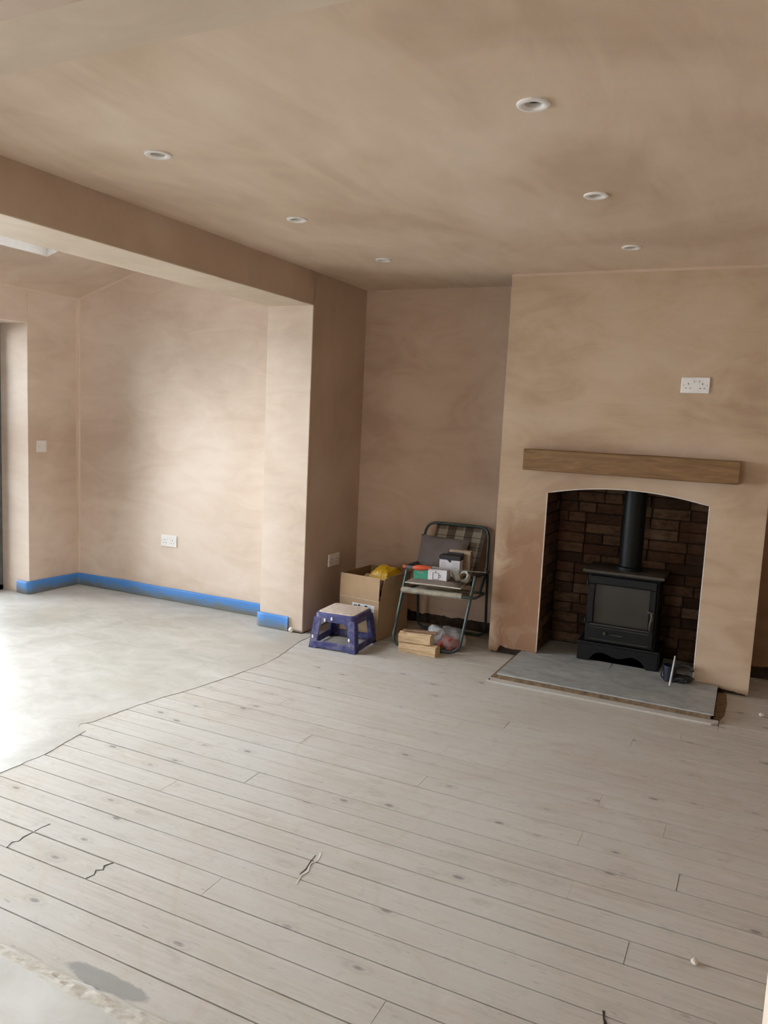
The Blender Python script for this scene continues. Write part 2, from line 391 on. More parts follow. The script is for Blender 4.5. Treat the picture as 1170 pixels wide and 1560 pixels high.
# ---------------------------------------------------------------- floors
floor = struct('floor', MB().box((XF+.001, 1.27, -.10), (RX, AY+.05, -.022)), M['subfloor'], 'dark void under the whitened floorboards')
y0 = 1.291; pitch = .1069
joins = {0: [-.20], 1: [-2.0, .3], 2: [-.70], 3: [-2.057, -1.705, .55], 4: [-1.36, -.15], 5: [-1.71, .4], 6: [-2.08, -1.16], 7: [-.2], 8: [-1.9, .2], 9: [-.4]}
nb = 0
k = 0
while y0+k*pitch < AY:
    ya = y0+k*pitch; yb = min(ya+pitch, AY+.02)
    segs = [-2.69 if yb < 4.2 else WX+.003]+sorted(joins.get(k, [rnd.uniform(-2.3, -.9), rnd.uniform(-.3, .8)] if k % 3 else [rnd.uniform(-1.9, .5)]))+[RX]
    for a, b in zip(segs, segs[1:]):
        parts = [(a, b, ya, yb)]
        # hearth surround cut out
        if yb > 4.03 and ya < 4.62:
            parts = []
            if a < -1.25: parts.append((a, min(b, -1.25), ya, yb))
            if b > -.055: parts.append((max(a, -.055), b, ya, yb))
            if ya < 4.03 and a < -.055 and b > -1.25: parts.append((max(a, -1.25), min(b, -.055), ya, 4.03))
        for (p, q, u, v) in parts:
            if q-p < .05 or v-u < .01: continue
            dz = rnd.uniform(-.0010, .0004); g = rnd.choice([.0014, .0018, .0022, .0028])+(.0018 if k == 3 and -2.1 < p < -1.9 else 0) 
            mb = MB(); t = bmesh.new(); nx = max(2, int((q-p)/.12)); e0 = .0006
            ph = rnd.uniform(0, 50); rows = []
            for i in range(nx+1):
                x = p+e0+(q-p-2*e0)*i/nx
                w1 = g+.0007*mnoise.noise(Vector((x*3, ph, 0))); w2 = g+.0007*mnoise.noise(Vector((x*3, ph+9, 0)))
                h = dz+.0008*mnoise.noise(Vector((x*2, ph+4, 0)))
                ch = .0005
                rows.append([t.verts.new(c) for c in ((x, u+w1, h-.018), (x, u+w1, h-ch), (x, u+w1+ch, h), (x, v-w2-ch, h), (x, v-w2, h-ch), (x, v-w2, h-.018))])
            for A, B in zip(rows, rows[1:]):
                for j in range(6): t.faces.new((A[j], A[(j+1) % 6], B[(j+1) % 6], B[j]))
            t.faces.new(rows[0][::-1]); t.faces.new(rows[-1]); bmesh.ops.recalc_face_normals(t, faces=t.faces)
            mb.add(t); mb.build('floorboard', M['board'], floor, loc=((p+q)/2, (u+v)/2, 0)); nb += 1
    k += 1
# extension screed, its feathered edge lapping over the board ends
edge = [(-2.50, 4.24), (-2.497, 4.077), (-2.47, 3.95), (-2.435, 3.75), (-2.425, 3.6), (-2.455, 3.33), (-2.50, 3.05), (-2.54, 2.90), (-2.565, 2.76), (-2.585, 2.62), (-2.59, 2.50), (-2.62, 2.44), (-2.60, 2.41), (-2.54, 2.40), (-2.525, 2.27), (-2.50, 2.16), (-2.505, 2.045), (-2.51, 1.94), (-2.49, 1.6), (-2.50, 1.33)]
pts = []
for (a, b) in zip(edge, edge[1:]):
    for i in range(6):
        u = i/6; x = a[0]+(b[0]-a[0])*u; y = a[1]+(b[1]-a[1])*u
        pts.append((x+.006*mnoise.noise(Vector((y*22, 3, 0))), y))
pts.append(edge[-1])
XF = -2.70
def lap(mb, P, other, z0_, z1_):
    t = bmesh.new(); rows = []
    for x, y in P:
        o = other(x, y); rows.append([t.verts.new(c) for c in ((x, y, z0_), (x, y, z1_), (*o, z1_), (*o, z0_))])
    for A, B in zip(rows, rows[1:]):
        for j in range(4): t.faces.new((A[j], A[(j+1) % 4], B[(j+1) % 4], B[j]))
    t.faces.new(rows[0][::-1]); t.faces.new(rows[-1]); bmesh.ops.recalc_face_normals(t, faces=t.faces); mb.add(t)
fc = MB().box((-5.30, -3.05, -.12), (XF, 4.6, .0018)); lap(fc, pts, lambda x, y: (XF, y), -.004, .0018)
struct('floor_concrete', fc, M['screed'], 'pale cement screed of the extension floor')
# near-room screed beyond the old threshold
e2 = []; x = -2.6
while x <= RX:
    e2.append((x, 1.292+.012*mnoise.noise(Vector((x*5, 7, 0)))+.010*mnoise.noise(Vector((x*26, 2, 0))))); x += .025
fn = MB().box((XF+.001, -3.05, -.12), (RX, 1.268, .0030)); lap(fn, e2, lambda x, y: (x, 1.268), -.004, .0030)
struct('floor_threshold', fn, M['screed'], 'rough pale screed patch beside the last floorboard')
t = bmesh.new(); g = {}
for i in range(91):
    for j in range(9):
        x = -1.95+i*.02; y = 1.248+j*.0062; w_ = math.sin(math.pi*j/8)*min(1, i/6, (90-i)/12)
        g[i, j] = t.verts.new((x, y+.010*mnoise.noise(Vector((x*9, 1, j*.3))), .0022+w_*max(0, .0022+.0045*mnoise.noise(Vector((x*30, y*60, 3)))+.003*mnoise.noise(Vector((x*90, y*120, 7))))))
for i in range(90):
    for j in range(8): t.faces.new((g[i, j], g[i+1, j], g[i+1, j+1], g[i, j+1]))
mb = MB(); mb.add(t); rg = struct('trim_8', mb, M['ridge'], 'rough cream mortar ridge along the old threshold')
# dark splits and torn joints in the boards (thin strips laid on the boards, standing a hair proud)
def crack(name, pts, w, mat=M['hole']):
    t = bmesh.new(); A = []; B = []
    for i, (x, y) in enumerate(pts):
        q = pts[min(i+1, len(pts)-1)]; p = pts[max(i-1, 0)]; d = Vector((q[0]-p[0], q[1]-p[1], 0)).normalized(); nrm = Vector((-d.y, d.x, 0))
        ww = w*rnd.uniform(.4, 1.2); A.append(Vector((x, y, .0012))+nrm*ww); B.append(Vector((x, y, .0012))-nrm*ww)
    tv = [(t.verts.new(a), t.verts.new(b), t.verts.new(b-Vector((0, 0, .002))), t.verts.new(a-Vector((0, 0, .002)))) for a, b in zip(A, B)]
    for P, Q in zip(tv, tv[1:]):
        for j in range(4): t.faces.new((P[j], P[(j+1) % 4], Q[(j+1) % 4], Q[j]))
    t.faces.new(tv[0][::-1]); t.faces.new(tv[-1]); bmesh.ops.recalc_face_normals(t, faces=t.faces)
    mb = MB(); mb.add(t); return mb.build(name, mat, floor)
crack('crack', [(-2.056, 1.715), (-2.058, 1.68), (-2.05, 1.655), (-2.064, 1.64), (-2.05, 1.61)], .0020)
crack('crack', [(-1.700, 1.715), (-1.712, 1.69), (-1.698, 1.672), (-1.716, 1.66), (-1.702, 1.64), (-1.710, 1.615)], .0030)
crack('crack', [(-2.050, 1.78), (-2.056, 1.75), (-2.056, 1.722)], .0016)
crack('crack', [(-.216, 1.84), (-.212, 1.815), (-.205, 1.80), (-.206, 1.77)], .0040)
crack('torn_joint', [(-1.169, 2.09), (-1.155, 2.05), (-1.165, 2.02), (-1.152, 1.98), (-1.158, 1.95), (-1.146, 1.905)], .0035, M['torn'])
crack('torn_joint', [(-1.176, 2.07), (-1.172, 2.03), (-1.163, 1.99), (-1.165, 1.955)], .0014)

# ---------------------------------------------------------------- walls
def ragged(x0, x1, zf, amp, seed, step=.018):
    n = max(2, int(abs(x1-x0)/step)); o = []
    for i in range(n+1):
        x = x0+(x1-x0)*i/n
        o.append((x, max(.004, zf(x)+amp*mnoise.noise(Vector((x*9, seed, 0)))+amp*.5*mnoise.noise(Vector((x*41, seed, 2))))))
    return o
wl = MB().box((PX, PY, 0), (WX, AY+.2, ZC+.1), .004)
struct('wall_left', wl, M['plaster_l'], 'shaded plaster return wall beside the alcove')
# the reveal facing the opening gets a lighter plaster sheet, its stronger light painted in
pf = MB().box((PX-.001, PY-.006, .012), (WX+.001, PY+.002, 2.104), .003)
struct('wall_pier', pf, M['plaster_e'], 'plastered end face of the pier at the wide opening')
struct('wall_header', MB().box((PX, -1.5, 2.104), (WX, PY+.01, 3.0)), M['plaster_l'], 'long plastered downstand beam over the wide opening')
struct('trim_1', MB().box((PX-.002, -1.5, 2.098), (WX+.001, PY, 2.106), .002), M['plaster_s'], 'pale soffit of the downstand beam')
# chimney breast skin with segmental arch
arch = []
rise = .053; half = (OR-OL)/2; Rr = (half*half+rise*rise)/(2*rise); cx = (OL+OR)/2
for i in range(25):
    x = OL+(OR-OL)*i/24; arch.append((x, OZ+math.sqrt(Rr*Rr-(x-cx)**2)-(Rr-rise)))
def zl(x): return .012 if x < -1.35 else (.052 if x < -1.33 else .050-(x+1.33)*.05)
botL = ragged(BL, OL-.012, zl, .012, 3)+[(OL, .044)]
botR = [(OR, .044)]+ragged(OR+.01, BR, lambda x: .043-(x-OR)*.11, .006, 9)
outl = [(BL, ZC)]+[(BR, ZC)]+botR[::-1]+arch[::-1]+botL[::-1]
def zarch(x): return OZ+math.sqrt(max(0, Rr*Rr-(x-cx)**2))-(Rr-rise)
breast = MB()
def wall_strips(mb, low, ztop, y0_, y1_):
    # one thin wall from a list of (x, lower z): front, back, bottom and end faces
    t = bmesh.new(); rows = [[t.verts.new(c) for c in ((x, y0_, z), (x, y0_, ztop), (x, y1_, ztop), (x, y1_, z))] for x, z in low]
    for A, B in zip(rows, rows[1:]):
        for j in range(4): t.faces.new((A[j], A[(j+1) % 4], B[(j+1) % 4], B[j]))
    t.faces.new(rows[0][::-1]); t.faces.new(rows[-1]); bmesh.ops.recalc_face_normals(t, faces=t.faces); mb.add(t); return mb
wall_strips(breast, botL, ZC, BY, BY+.022); wall_strips(breast, botR, ZC, BY, BY+.022); wall_strips(breast, arch, ZC, BY, BY+.022)
struct('wall_chimney', breast, M['plaster_x'], 'plastered chimney breast with arched fireplace opening')
bead = MB().tube([(OL, BY+.002, .05)]+[(x, BY+.002, z) for x, z in arch]+[(OR, BY+.002, .05)], .0035, 6)
struct('trim_2', bead, M['bead'], 'pale corner bead round the arched opening')
msn = MB().box((BL+.012, BY+.020, 0), (OL-.05, AY+.01, 1.30)).box((OR+.05, BY+.020, 0), (BR-.012, AY+.01, 1.30)).box((BL+.004, BY+.02, 1.30), (BR-.004, AY+.01, ZC)) \
    .box((BL+.001, BY+.03, .06), (BL+.02, AY, ZC)).box((BR-.02, BY+.03, .06), (BR-.001, AY, ZC))
struct('wall_masonry', msn, M['rubble'], 'old brickwork showing below the ragged plaster')
# firebox lining in dark brown tones
fb = MB().box((OL-.05, AY-.005, 0), (OR+.05, AY+.06, 1.30)).box((OL-.052, BY+.024, 0), (OL-.018, AY, 1.30)).box((OR+.018, BY+.024, 0), (OR+.052, AY, 1.30))
firebox = struct('wall_fireplace', fb, M['mortar'], 'dark brown brick lining of the fireplace recess')
struct('ceiling_fireplace', MB().box((OL-.03, BY+.024, 1.28), (OR+.03, AY, 1.302)), M['mortar'], 'dark closure plate above the stove')
bcache = {}
def brick(loc, L, axis):
    key = (round(L, 3), axis, rnd.randrange(3))
    if key not in bcache:
        t = bmesh.new(); bmesh.ops.create_cube(t, size=1); d = (L, .022, .061) if axis == 'x' else (.022, L, .061)
        for v in t.verts: v.co = Vector([v.co[i]*d[i] for i in range(3)])
        bmesh.ops.bevel(t, geom=list(t.edges), offset=.0035, segments=1, affect='EDGES')
        for v in t.verts: v.co += Vector((rnd.uniform(-1, 1), rnd.uniform(-1, 1), rnd.uniform(-1, 1)))*.0016
        me = bpy.data.meshes.new('brick'); t.to_mesh(me); t.free(); me.materials.append(M['brick']); bcache[key] = me
    o = bpy.data.objects.new('brick', bcache[key]); COL.objects.link(o); o.parent = firebox; o.location = loc
LENS = [.215, .215, .215, .16, .105]
def course(a0, a1, place):
    for c in range(19):
        z = .042+.033+c*.0655
        if z > 1.27: break
        p = a0-rnd.choice([0, .05, .1])
        while p < a1-.02:
            L = rnd.choice(LENS); q = p+L
            s, e = max(p, a0), min(q, a1)
            if a1-e < .03: e = a1
            L2 = round((e-s)/.005)*.005
            if L2 > .03: place((s+e)/2, L2, z)
            p = (e if e == a1 else q)+.006
course(OL, OR, lambda m_, L, z: brick((m_, AY-.013+rnd.uniform(-.003, .003), z), L, 'x'))
course(BY+.028, AY-.03, lambda m_, L, z: brick((OL-.012+rnd.uniform(-.003, .003), m_, z), L, 'y'))
course(BY+.028, AY-.03, lambda m_, L, z: brick((OR+.012+rnd.uniform(-.003, .003), m_, z), L, 'y'))
# alcoves
for nm, x0, x1, sd, lb in (('wall_back', WX, BL, 5, 'plastered back wall of the left alcove'), ('wall_alcove', BR, RX, 15, 'dark brown plastered back wall right of the chimney breast')):
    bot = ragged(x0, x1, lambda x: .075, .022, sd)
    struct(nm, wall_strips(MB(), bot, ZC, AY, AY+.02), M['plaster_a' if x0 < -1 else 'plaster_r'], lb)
struct('wall_base', MB().box((WX-.1, AY+.018, -.05), (RX+.1, AY+.2, ZC)), M['rubble'], 'dark old brickwork under the alcove plaster')
# right wall, rear wall with an added window, stub and beam of the former dividing wall
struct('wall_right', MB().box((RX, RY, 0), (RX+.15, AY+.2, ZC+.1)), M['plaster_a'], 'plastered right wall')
rw = MB().box((-5.3, RY-.15, 0), (-2.6, RY, 3.1)).box((-2.6, RY-.15, 0), (RX+.15, RY, .7)).box((-2.6, RY-.15, 2.0), (RX+.15, RY, 3.1)).box((-1.3, RY-.15, .7), (RX+.15, RY, 2.0))
struct('wall_rear', rw, M['plaster_a'], 'plastered rear wall with added window')
wf = MB()  # rear window added out of view, its width chosen for the light
for a, b in (((-2.6, .7), (-1.3, .75)), ((-2.6, 1.95), (-1.3, 2.0)), ((-2.6, .7), (-2.55, 2.0)), ((-1.35, .7), (-1.3, 2.0)), ((-1.98, .7), (-1.92, 2.0))): wf.box((a[0], RY-.12, a[1]), (b[0], RY-.06, b[1]), .004)
w1 = struct('window_1', wf, M['white'], 'unseen white framed rear window, added for its daylight')
MB().box((-2.55, RY-.095, .75), (-1.98, RY-.089, 1.95)).box((-1.92, RY-.095, .75), (-1.35, RY-.089, 1.95)).build('pane', M['glass'], w1)
struct('wall_stub', MB().box((.071, .75, 0), (RX, 1.043, 2.11), .003), M['plaster_e'], 'pale plastered wall end at the near right')
struct('trim_3', MB().box((WX, .75, 2.105), (RX, 1.043, ZC+.05)), M['plaster_l'], 'near downstand beam across the ceiling')
# extension walls
gab = [(EX-.3, 0), (PX+.01, 0), (PX+.01, EZ+SL*(PX-EX)+.05), (EX, EZ+.05), (EX-.3, EZ)]
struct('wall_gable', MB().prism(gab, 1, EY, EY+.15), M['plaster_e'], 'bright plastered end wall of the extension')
dz0, dy0, dy1 = 1.979, -1.50, 3.975  # opening stretched rearwards, out of view, to let in more daylight
ew = MB().box((EX-.36, dy1, 0), (EX, EY+.1, EZ+.02), .004).box((EX-.36, dy0, dz0), (EX, dy1, EZ+.02)).box((EX-.36, RY, 0), (EX, dy0, EZ+.02))
struct('wall_extension', ew, M['plaster_e'], 'extension side wall beside the garden door opening')
# bi-fold door in the opening
dfm = MB(); xx0, xx1 = EX-.36, EX-.28
dfm.box((xx0, dy0, 0), (xx1, dy1, .045), .004).box((xx0, dy0, dz0-.06), (xx1, dy1, dz0), .004)
n_leaf = 6; lw = (dy1-dy0)/n_leaf
for i in range(n_leaf+1): dfm.box((xx0, dy0+i*lw-(.0 if i == 0 else .05), 0), (xx1, dy0+i*lw+(.0 if i == n_leaf else .05), dz0), .004)
d1 = struct('door_1', dfm, M['frame'], 'grey framed folding garden doors')
for i in range(n_leaf): MB().box((xx0+.03, dy0+i*lw+.04, .04), (xx0+.036, dy0+(i+1)*lw-.04, dz0-.05)).build('pane', M['glass'], d1)
# extension sloped ceiling with two rooflight shafts, the nearer one added unseen for light
def zs(x): return EZ+SL*(x-EX)
ec = MB()
def slab(x0, x1, y0_, y1_, th=.24):
    ec.prism([(x0, zs(x0)), (x1, zs(x1)), (x1, zs(x1)+th), (x0, zs(x0)+th)], 1, y0_, y1_)
hx0, hx1 = -4.300, -3.25; holes = [(.45, 1.55), (2.65, 3.735)]  # first hole is the added one, second the visible rooflight
slab(EX-.3, hx0, RY, EY+.1); slab(hx1, PX+.01, RY, EY+.1)
ys = [RY]+[v for h in holes for v in h]+[EY+.1]
for i in range(0, len(ys), 2): slab(hx0, hx1, ys[i], ys[i+1])
struct('ceiling_extension', ec, M['plaster_e'], 'sloping plastered ceiling of the extension')
for i, (a, b) in enumerate(holes):
    f = MB(); z_ = lambda x: zs(x)+.19
    for (p, q, r_, s_) in ((hx0, hx0+.05, a, b), (hx1-.05, hx1, a, b), (hx0, hx1, a, a+.05), (hx0, hx1, b-.05, b)):
        f.prism([(p, z_(p)), (q, z_(q)), (q, z_(q)+.05), (p, z_(p)+.05)], 1, r_, s_)
    for (p, q, r_, s_) in ((hx0-.001, hx0+.008, a, b), (hx1-.008, hx1+.001, a, b), (hx0, hx1, a-.001, a+.008), (hx0, hx1, b-.008, b+.001)):
        f.prism([(p, zs(p)-.001), (q, zs(q)-.001), (q, z_(q)), (p, z_(p))], 1, r_, s_)
    w = struct('window_%d' % (i+2), f, M['white'], 'white rooflight frame in the sloping ceiling')
    MB().prism([(hx0+.04, z_(hx0+.04)+.02), (hx1-.04, z_(hx1-.04)+.02), (hx1-.04, z_(hx1-.04)+.026), (hx0+.04, z_(hx0+.04)+.026)], 1, a+.04, b-.04).build('pane', M['glass'], w)
struct('floor_outside', MB().box((-14, -6, -.25), (-5.30, 10, -.13)), M['paving'], 'paving outside the garden doors')

# pale taped joints in the corners of the extension
MB_ = MB().box((EX-.001, EY-.022, .11), (EX+.0015, EY+.001, EZ)).box((EX-.001, EY-.0015, .11), (EX+.022, EY+.001, EZ))
struct('trim_4', MB_, M['bead2'], 'pale filled joint in the extension corner')
struct('trim_5', MB().box((EX-.001, dy1-2.5, EZ-.020), (EX+.0015, EY-.023, EZ-.001)), M['bead2'], 'pale filled joint along the extension eaves')
struct('trim_6', MB().prism([(EX+.023, zs(EX+.023)-.020), (PX, zs(PX)-.020), (PX, zs(PX)), (EX+.023, zs(EX+.023))], 1, EY-.0015, EY+.001), M['bead2'], 'pale filled joint along the sloping ceiling edge')
struct('trim_7', MB().box((BL+.002, BY-.0015, ZC-.016), (BR, BY+.001, ZC-.001)), M['bead3'], 'pale filled joint between chimney breast and ceiling')
# ---------------------------------------------------------------- ceiling with real holes for the downlights
LP = [(-.653, 2.209), (-.653, 3.121), (-.653, 4.03), (-1.997, 2.209), (-1.997, 3.121), (-1.997, 4.03)]
cb = MB().box((WX-.02, 1.548, ZC), (RX, AY+.1, ZC+.06)).build('ceiling', M['plaster_c'])
cut = MB()
for x, y in LP: cut.lathe([(0, -.1), (.034, -.1), (.034, .05), (0, .05)], 24, T(x, y, ZC))
co = cut.build('cutter', M['hole'])
md = cb.modifiers.new('b', 'BOOLEAN'); md.object = co; md.operation = 'DIFFERENCE'; md.solver = 'EXACT'
dg = bpy.context.evaluated_depsgraph_get(); nm = bpy.data.meshes.new_from_object(cb.evaluated_get(dg))
cb.modifiers.clear(); cb.data = nm; bpy.data.objects.remove(co)
tag(cb, 'bare plastered ceiling with six downlights', kind='structure')
struct('ceiling_strip', MB().box((WX-.02, 1.0, ZC-.003), (RX, 1.551, ZC+.06)), M['plaster_c2'], 'paler ceiling strip beside the near beam')
struct('ceiling_near', MB().box((WX-.3, RY, ZC), (RX, .78, ZC+.06)), M['plaster_c'], 'ceiling of the near room')
dl_labels = ['largest white downlight, nearest on the right-hand row', 'middle white downlight of the right-hand row', 'farthest white downlight of the right row, above the chimney breast',
             'nearest white downlight of the left-hand row beside the beam', 'middle white downlight of the left-hand row', 'farthest white downlight of the left row, by the alcove corner']
for (x, y), lb in zip(LP, dl_labels):
    r = empty('downlight', (x, y, ZC), lb, 'downlight', 'recessed ceiling downlights')
    MB().lathe([(.0475, .0005), (.047, -.004), (.043, -.0065), (.030, -.006), (.0255, -.002), (.0245, .012), (.0265, .012), (.033, .0005)], 40, T(x, y, ZC), True).build('bezel', M['white'], r, True)
    MB().lathe([(.0243, .010), (.026, .012), (.026, .035), (.012, .045), (0, .045)], 32, T(x, y, ZC)).build('housing', M['hole'], r, True)
    tm = T(x, y, ZC+.016) @ Matrix.Rotation(.12, 4, 'X')
    MB().lathe([(0, .004), (.006, .004), (.009, .001), (.019, -.003), (.022, .0), (.022, .008), (0, .012)], 32, tm).build('lamp', M['lamp'], r, True)

# ---------------------------------------------------------------- sockets and switch
def socket(loc, rz, label, double=True, name='wall_socket', cat='socket'):
    """front faces local -y, origin on the wall plane at plate centre"""
    r = empty(name, loc, label, cat); r.rotation_euler.z = rz
    hw = .073 if double else .043
    def add(mb, nm, mt, sm=False):
        o = mb.build(nm, mt, None, sm); o.parent = r; return o
    add(MB().box((-hw, -.009, -.043), (hw, .001, .043), .0035, seg=2), 'face_plate', M['white'])
    if name == 'wall_socket':
        for cx_ in ((-.036, .036) if double else (0,)):
            for i, (a, b) in enumerate(((0, .010), (-.011, -.013), (.011, -.013))):
                w_, h_ = (.0022, .0042) if i == 0 else (.0033, .0020)
                add(MB().box((cx_+a-w_, -.0098, b-.003-h_), (cx_+a+w_, -.0085, b-.003+h_)), 'pin_slot', M['hole'])
            add(MB().box((cx_*.36-.005, -.0125, .010), (cx_*.36+.005, -.008, .026), .001), 'rocker', M['white'])
    else:
        add(MB().box((-.007, -.0125, -.012), (.007, -.008, .012), .001), 'rocker', M['white'])
    for sx in (-1, 1):
        add(MB().lathe([(0, 0), (.003, 0), (.003, -.001), (0, -.001)], 10, Matrix.Translation((sx*(hw-.013), -.009, 0)) @ Matrix.Rotation(-math.pi/2, 4, 'X')), 'screw', M['steel'])
    return r
socket((-.3465, BY, 1.677), 0, 'white double socket on the chimney breast above the oak beam')
socket((-3.86, EY, .450), 0, 'white double socket low on the bright extension end wall')
socket((WX, 4.63, .438), math.pi/2, 'shaded white double socket low on wall behind cardboard box')
socket((EX, 4.085, 1.100), math.pi/2, 'small square white switch beside the garden door opening', False, 'light_switch', 'switch')

# ---------------------------------------------------------------- blue edge foam
def foam_strip(name, path, label, h=.10, th=.008, seed=0):
    t = bmesh.new(); rows = []; P = [Vector((*p, 0)) for p in path]; Q = []
    for a, b in zip(P, P[1:]):
        n = max(1, int((b-a).length/.04))
        for i in range(n): Q.append(a+(b-a)*i/n)
    Q.append(P[-1])
    for i, p in enumerate(Q):
        d = (Q[min(i+1, len(Q)-1)]-Q[max(i-1, 0)]).normalized(); nr = Vector((d.y, -d.x, 0))
        u = i*.04; hh = h+.006*mnoise.noise(Vector((u*2.3, seed, 0))); wob = .003*mnoise.noise(Vector((u*6, seed, 5)))
        prof = [(0, .004), (th*.9+wob, .004), (th+wob, hh*.5), (th*.9+wob*2, hh*.85), (th*.6+wob, hh*.98), (.002, hh)]
        rows.append([t.verts.new(p+nr*o+Vector((0, 0, z))) for o, z in prof])
    for A, B in zip(rows, rows[1:]):
        for j in range(6): t.faces.new((A[j], A[(j+1) % 6], B[(j+1) % 6], B[j]))
    t.faces.new(rows[0][::-1]); t.faces.new(rows[-1]); bmesh.ops.recalc_face_normals(t, faces=t.faces)
    mb = MB(); mb.add(t); o = mb.build(name, M['foam'], None, True, angle=70)
    return tag(o, label, 'foam strip')
foam_strip('edge_foam', [(EX-.125, dy1-.003), (EX-.03, dy1-.003), (EX-.008, dy1-.002), (EX+.003, dy1+.010), (EX+.003, EY-.018), (EX+.014, EY-.004), (EX+.035, EY-.003), (PX-.01, EY-.003)], 'long blue foam strip along the foot of the extension walls', .098, .009, 1)
foam_strip('edge_foam', [(PX-.012, PY+.04), (PX-.010, PY-.006), (PX+.008, PY-.010), (-2.82, PY-.010), (-2.70, PY-.012), (-2.682, PY-.014)], 'short dirty blue foam strip wrapped round foot of the pier', .10, .010, 6)
def lump(name, loc, r, mat, label, cat, seed, sq=(1, 1, .6), sub=2, amp=.35, parent=None):
    t = bmesh.new(); bmesh.ops.create_icosphere(t, subdivisions=sub, radius=r)
    for v in t.verts:
        k = 1+amp*mnoise.noise(v.co*(1.3/r)+Vector((seed, 0, 0))); v.co = Vector([v.co[i]*k*sq[i] for i in range(3)])
    zmin = min(v.co.z for v in t.verts)
    for v in t.verts: v.co += Vector(loc)-Vector((0, 0, zmin))
    mb = MB(); mb.add(t); o = mb.build(name, mat, parent, sub > 2)
    if label: tag(o, label, cat)
    return o
lump('plaster_crumb', (-2.650, PY-.032, .002), .015, M['bead'], 'pale plaster crumb at the foot of the pier corner', 'crumb', 4, (1.2, .8, 1.1))
lump('plaster_crumb', (.135, 4.30, .002), .014, M['bead'], 'small pale plaster crumb on boards right of the chimney breast', 'crumb', 9)
lump('plaster_flake', (-.030, 2.138, .002), .011, M['bead'], 'white plaster flake lying on the boards at near right', 'flake', 2, (.8, 1.4, .3))

# ---------------------------------------------------------------- hearth
hearth = empty('hearth', (-.64, 4.3, 0), 'grey slate hearth on a brown mortar bed', 'hearth')
MB().box((-1.196, 4.084, .0), (-.095, BY-.002, .0345), .003).build('mortar_bed', M['fill'], hearth)
slab_pts = lambda x0, x1, ya, yb: MB().box((x0, ya, .021), (x1, yb, .042), .003)
hs = MB().prism([(-1.202, 4.078), (-.083, 4.070), (-.086, BY-.001), (-1.204, BY-.001)], 2, .034, .042).build('slate_slab', M['slate'], hearth)
ffl = struct('floor_fireplace', MB().box((OL-.015, BY, 0), (OR+.015, AY-.02, .030)), M['fill'], 'slate floor inside the fireplace recess')
MB().box((OL-.010, BY+.001, .030), (-.668, AY-.03, .042), .0015).build('slate_slab', M['slate'], ffl)
MB().box((-.664, BY+.001, .030), (OR+.010, AY-.03, .042), .0015).build('slate_slab', M['slate'], ffl)
cr1 = MB().box((-.6685, 4.50, .0415), (-.6655, BY, .0427)).build('joint', M['fill'], hearth)
sur = MB().prism([(-1.252, 4.030), (-.090, 4.030), (-.058, 4.055), (-.060, 4.090), (-1.245, 4.090)], 2, -.018, .008)
so = tag(sur.build('hearth_trim_board', M['board']), 'narrow raised timber strip along the front of the hearth', 'timber strip')
lump('nail_hole', (-1.235, 4.050, .006), .006, M['hole'], None, None, 3, parent=so)
tag(MB().prism([(-.083, 4.09), (-.060, 4.085), (-.036, 4.20), (-.030, 4.40), (-.040, BY), (-.083, BY)], 2, -.015, .0015).build('mortar_patch', M['fill']), 'brown mortar patch between the hearth and the boards at right', 'mortar')
tag(MB().prism([(-1.250, 4.092), (-1.200, 4.092), (-1.200, BY+.02), (-1.250, BY+.02)], 2, -.015, .0015).build('mortar_patch', M['fill']), 'mortar strip between the hearth and the boards at left', 'mortar')

# ---------------------------------------------------------------- oak mantel beam
t = bmesh.new(); nx = 40; rows = []
for i in range(nx+1):
    x = -1.246+(1.246-.084)*i/nx
    a = .003*mnoise.noise(Vector((x*4, 1, 0))); b = .004*mnoise.noise(Vector((x*3, 5, 0))); e = .002*mnoise.noise(Vector((x*9, 8, 0)))
    y0_, y1_, z0_, z1_ = 4.478+e, BY-.001, 1.160+a, 1.283+b
    c = .004
    rows.append([t.verts.new(q) for q in ((x, y0_+c, z0_), (x, y0_, z0_+c), (x, y0_, z1_-c), (x, y0_+c, z1_), (x, y1_, z1_), (x, y1_, z0_))])
for A, B in zip(rows, rows[1:]):
    for j in range(6): t.faces.new((A[j], A[(j+1) % 6], B[(j+1) % 6], B[j]))
t.faces.new(rows[0][::-1]); t.faces.new(rows[-1]); bmesh.ops.recalc_face_normals(t, faces=t.faces)
mb = MB(); mb.add(t); tag(mb.build('mantel_beam', M['oak']), 'thick oak mantel beam on the chimney breast', 'mantel')

# ---------------------------------------------------------------- wood stove
SX, SF, SZ = -.643, 4.63, .041
stove = empty('wood_stove', (SX, SF+.15, SZ), 'black iron wood-burning stove in the brick fireplace', 'stove')
def sp_(x, y, z): return (SX+x, SF+y, SZ+z)
def sbox(a, b, nm, mt, bev=.003, parent=stove, seg=1):
    return MB().box(sp_(*a), sp_(*b), bev, seg=seg).build(nm, mt, parent)
sbox((-.200, .012, .115), (.200, .27, .535), 'body', M['iron'])
# top plate with rounded front lip
sbox((-.232, -.022, .535), (.228, .285, .552), 'top_plate', M['iron_top'], .005, seg=2)
sbox((-.214, .004, .522), (.212, .26, .537), 'top_rail', M['iron'])
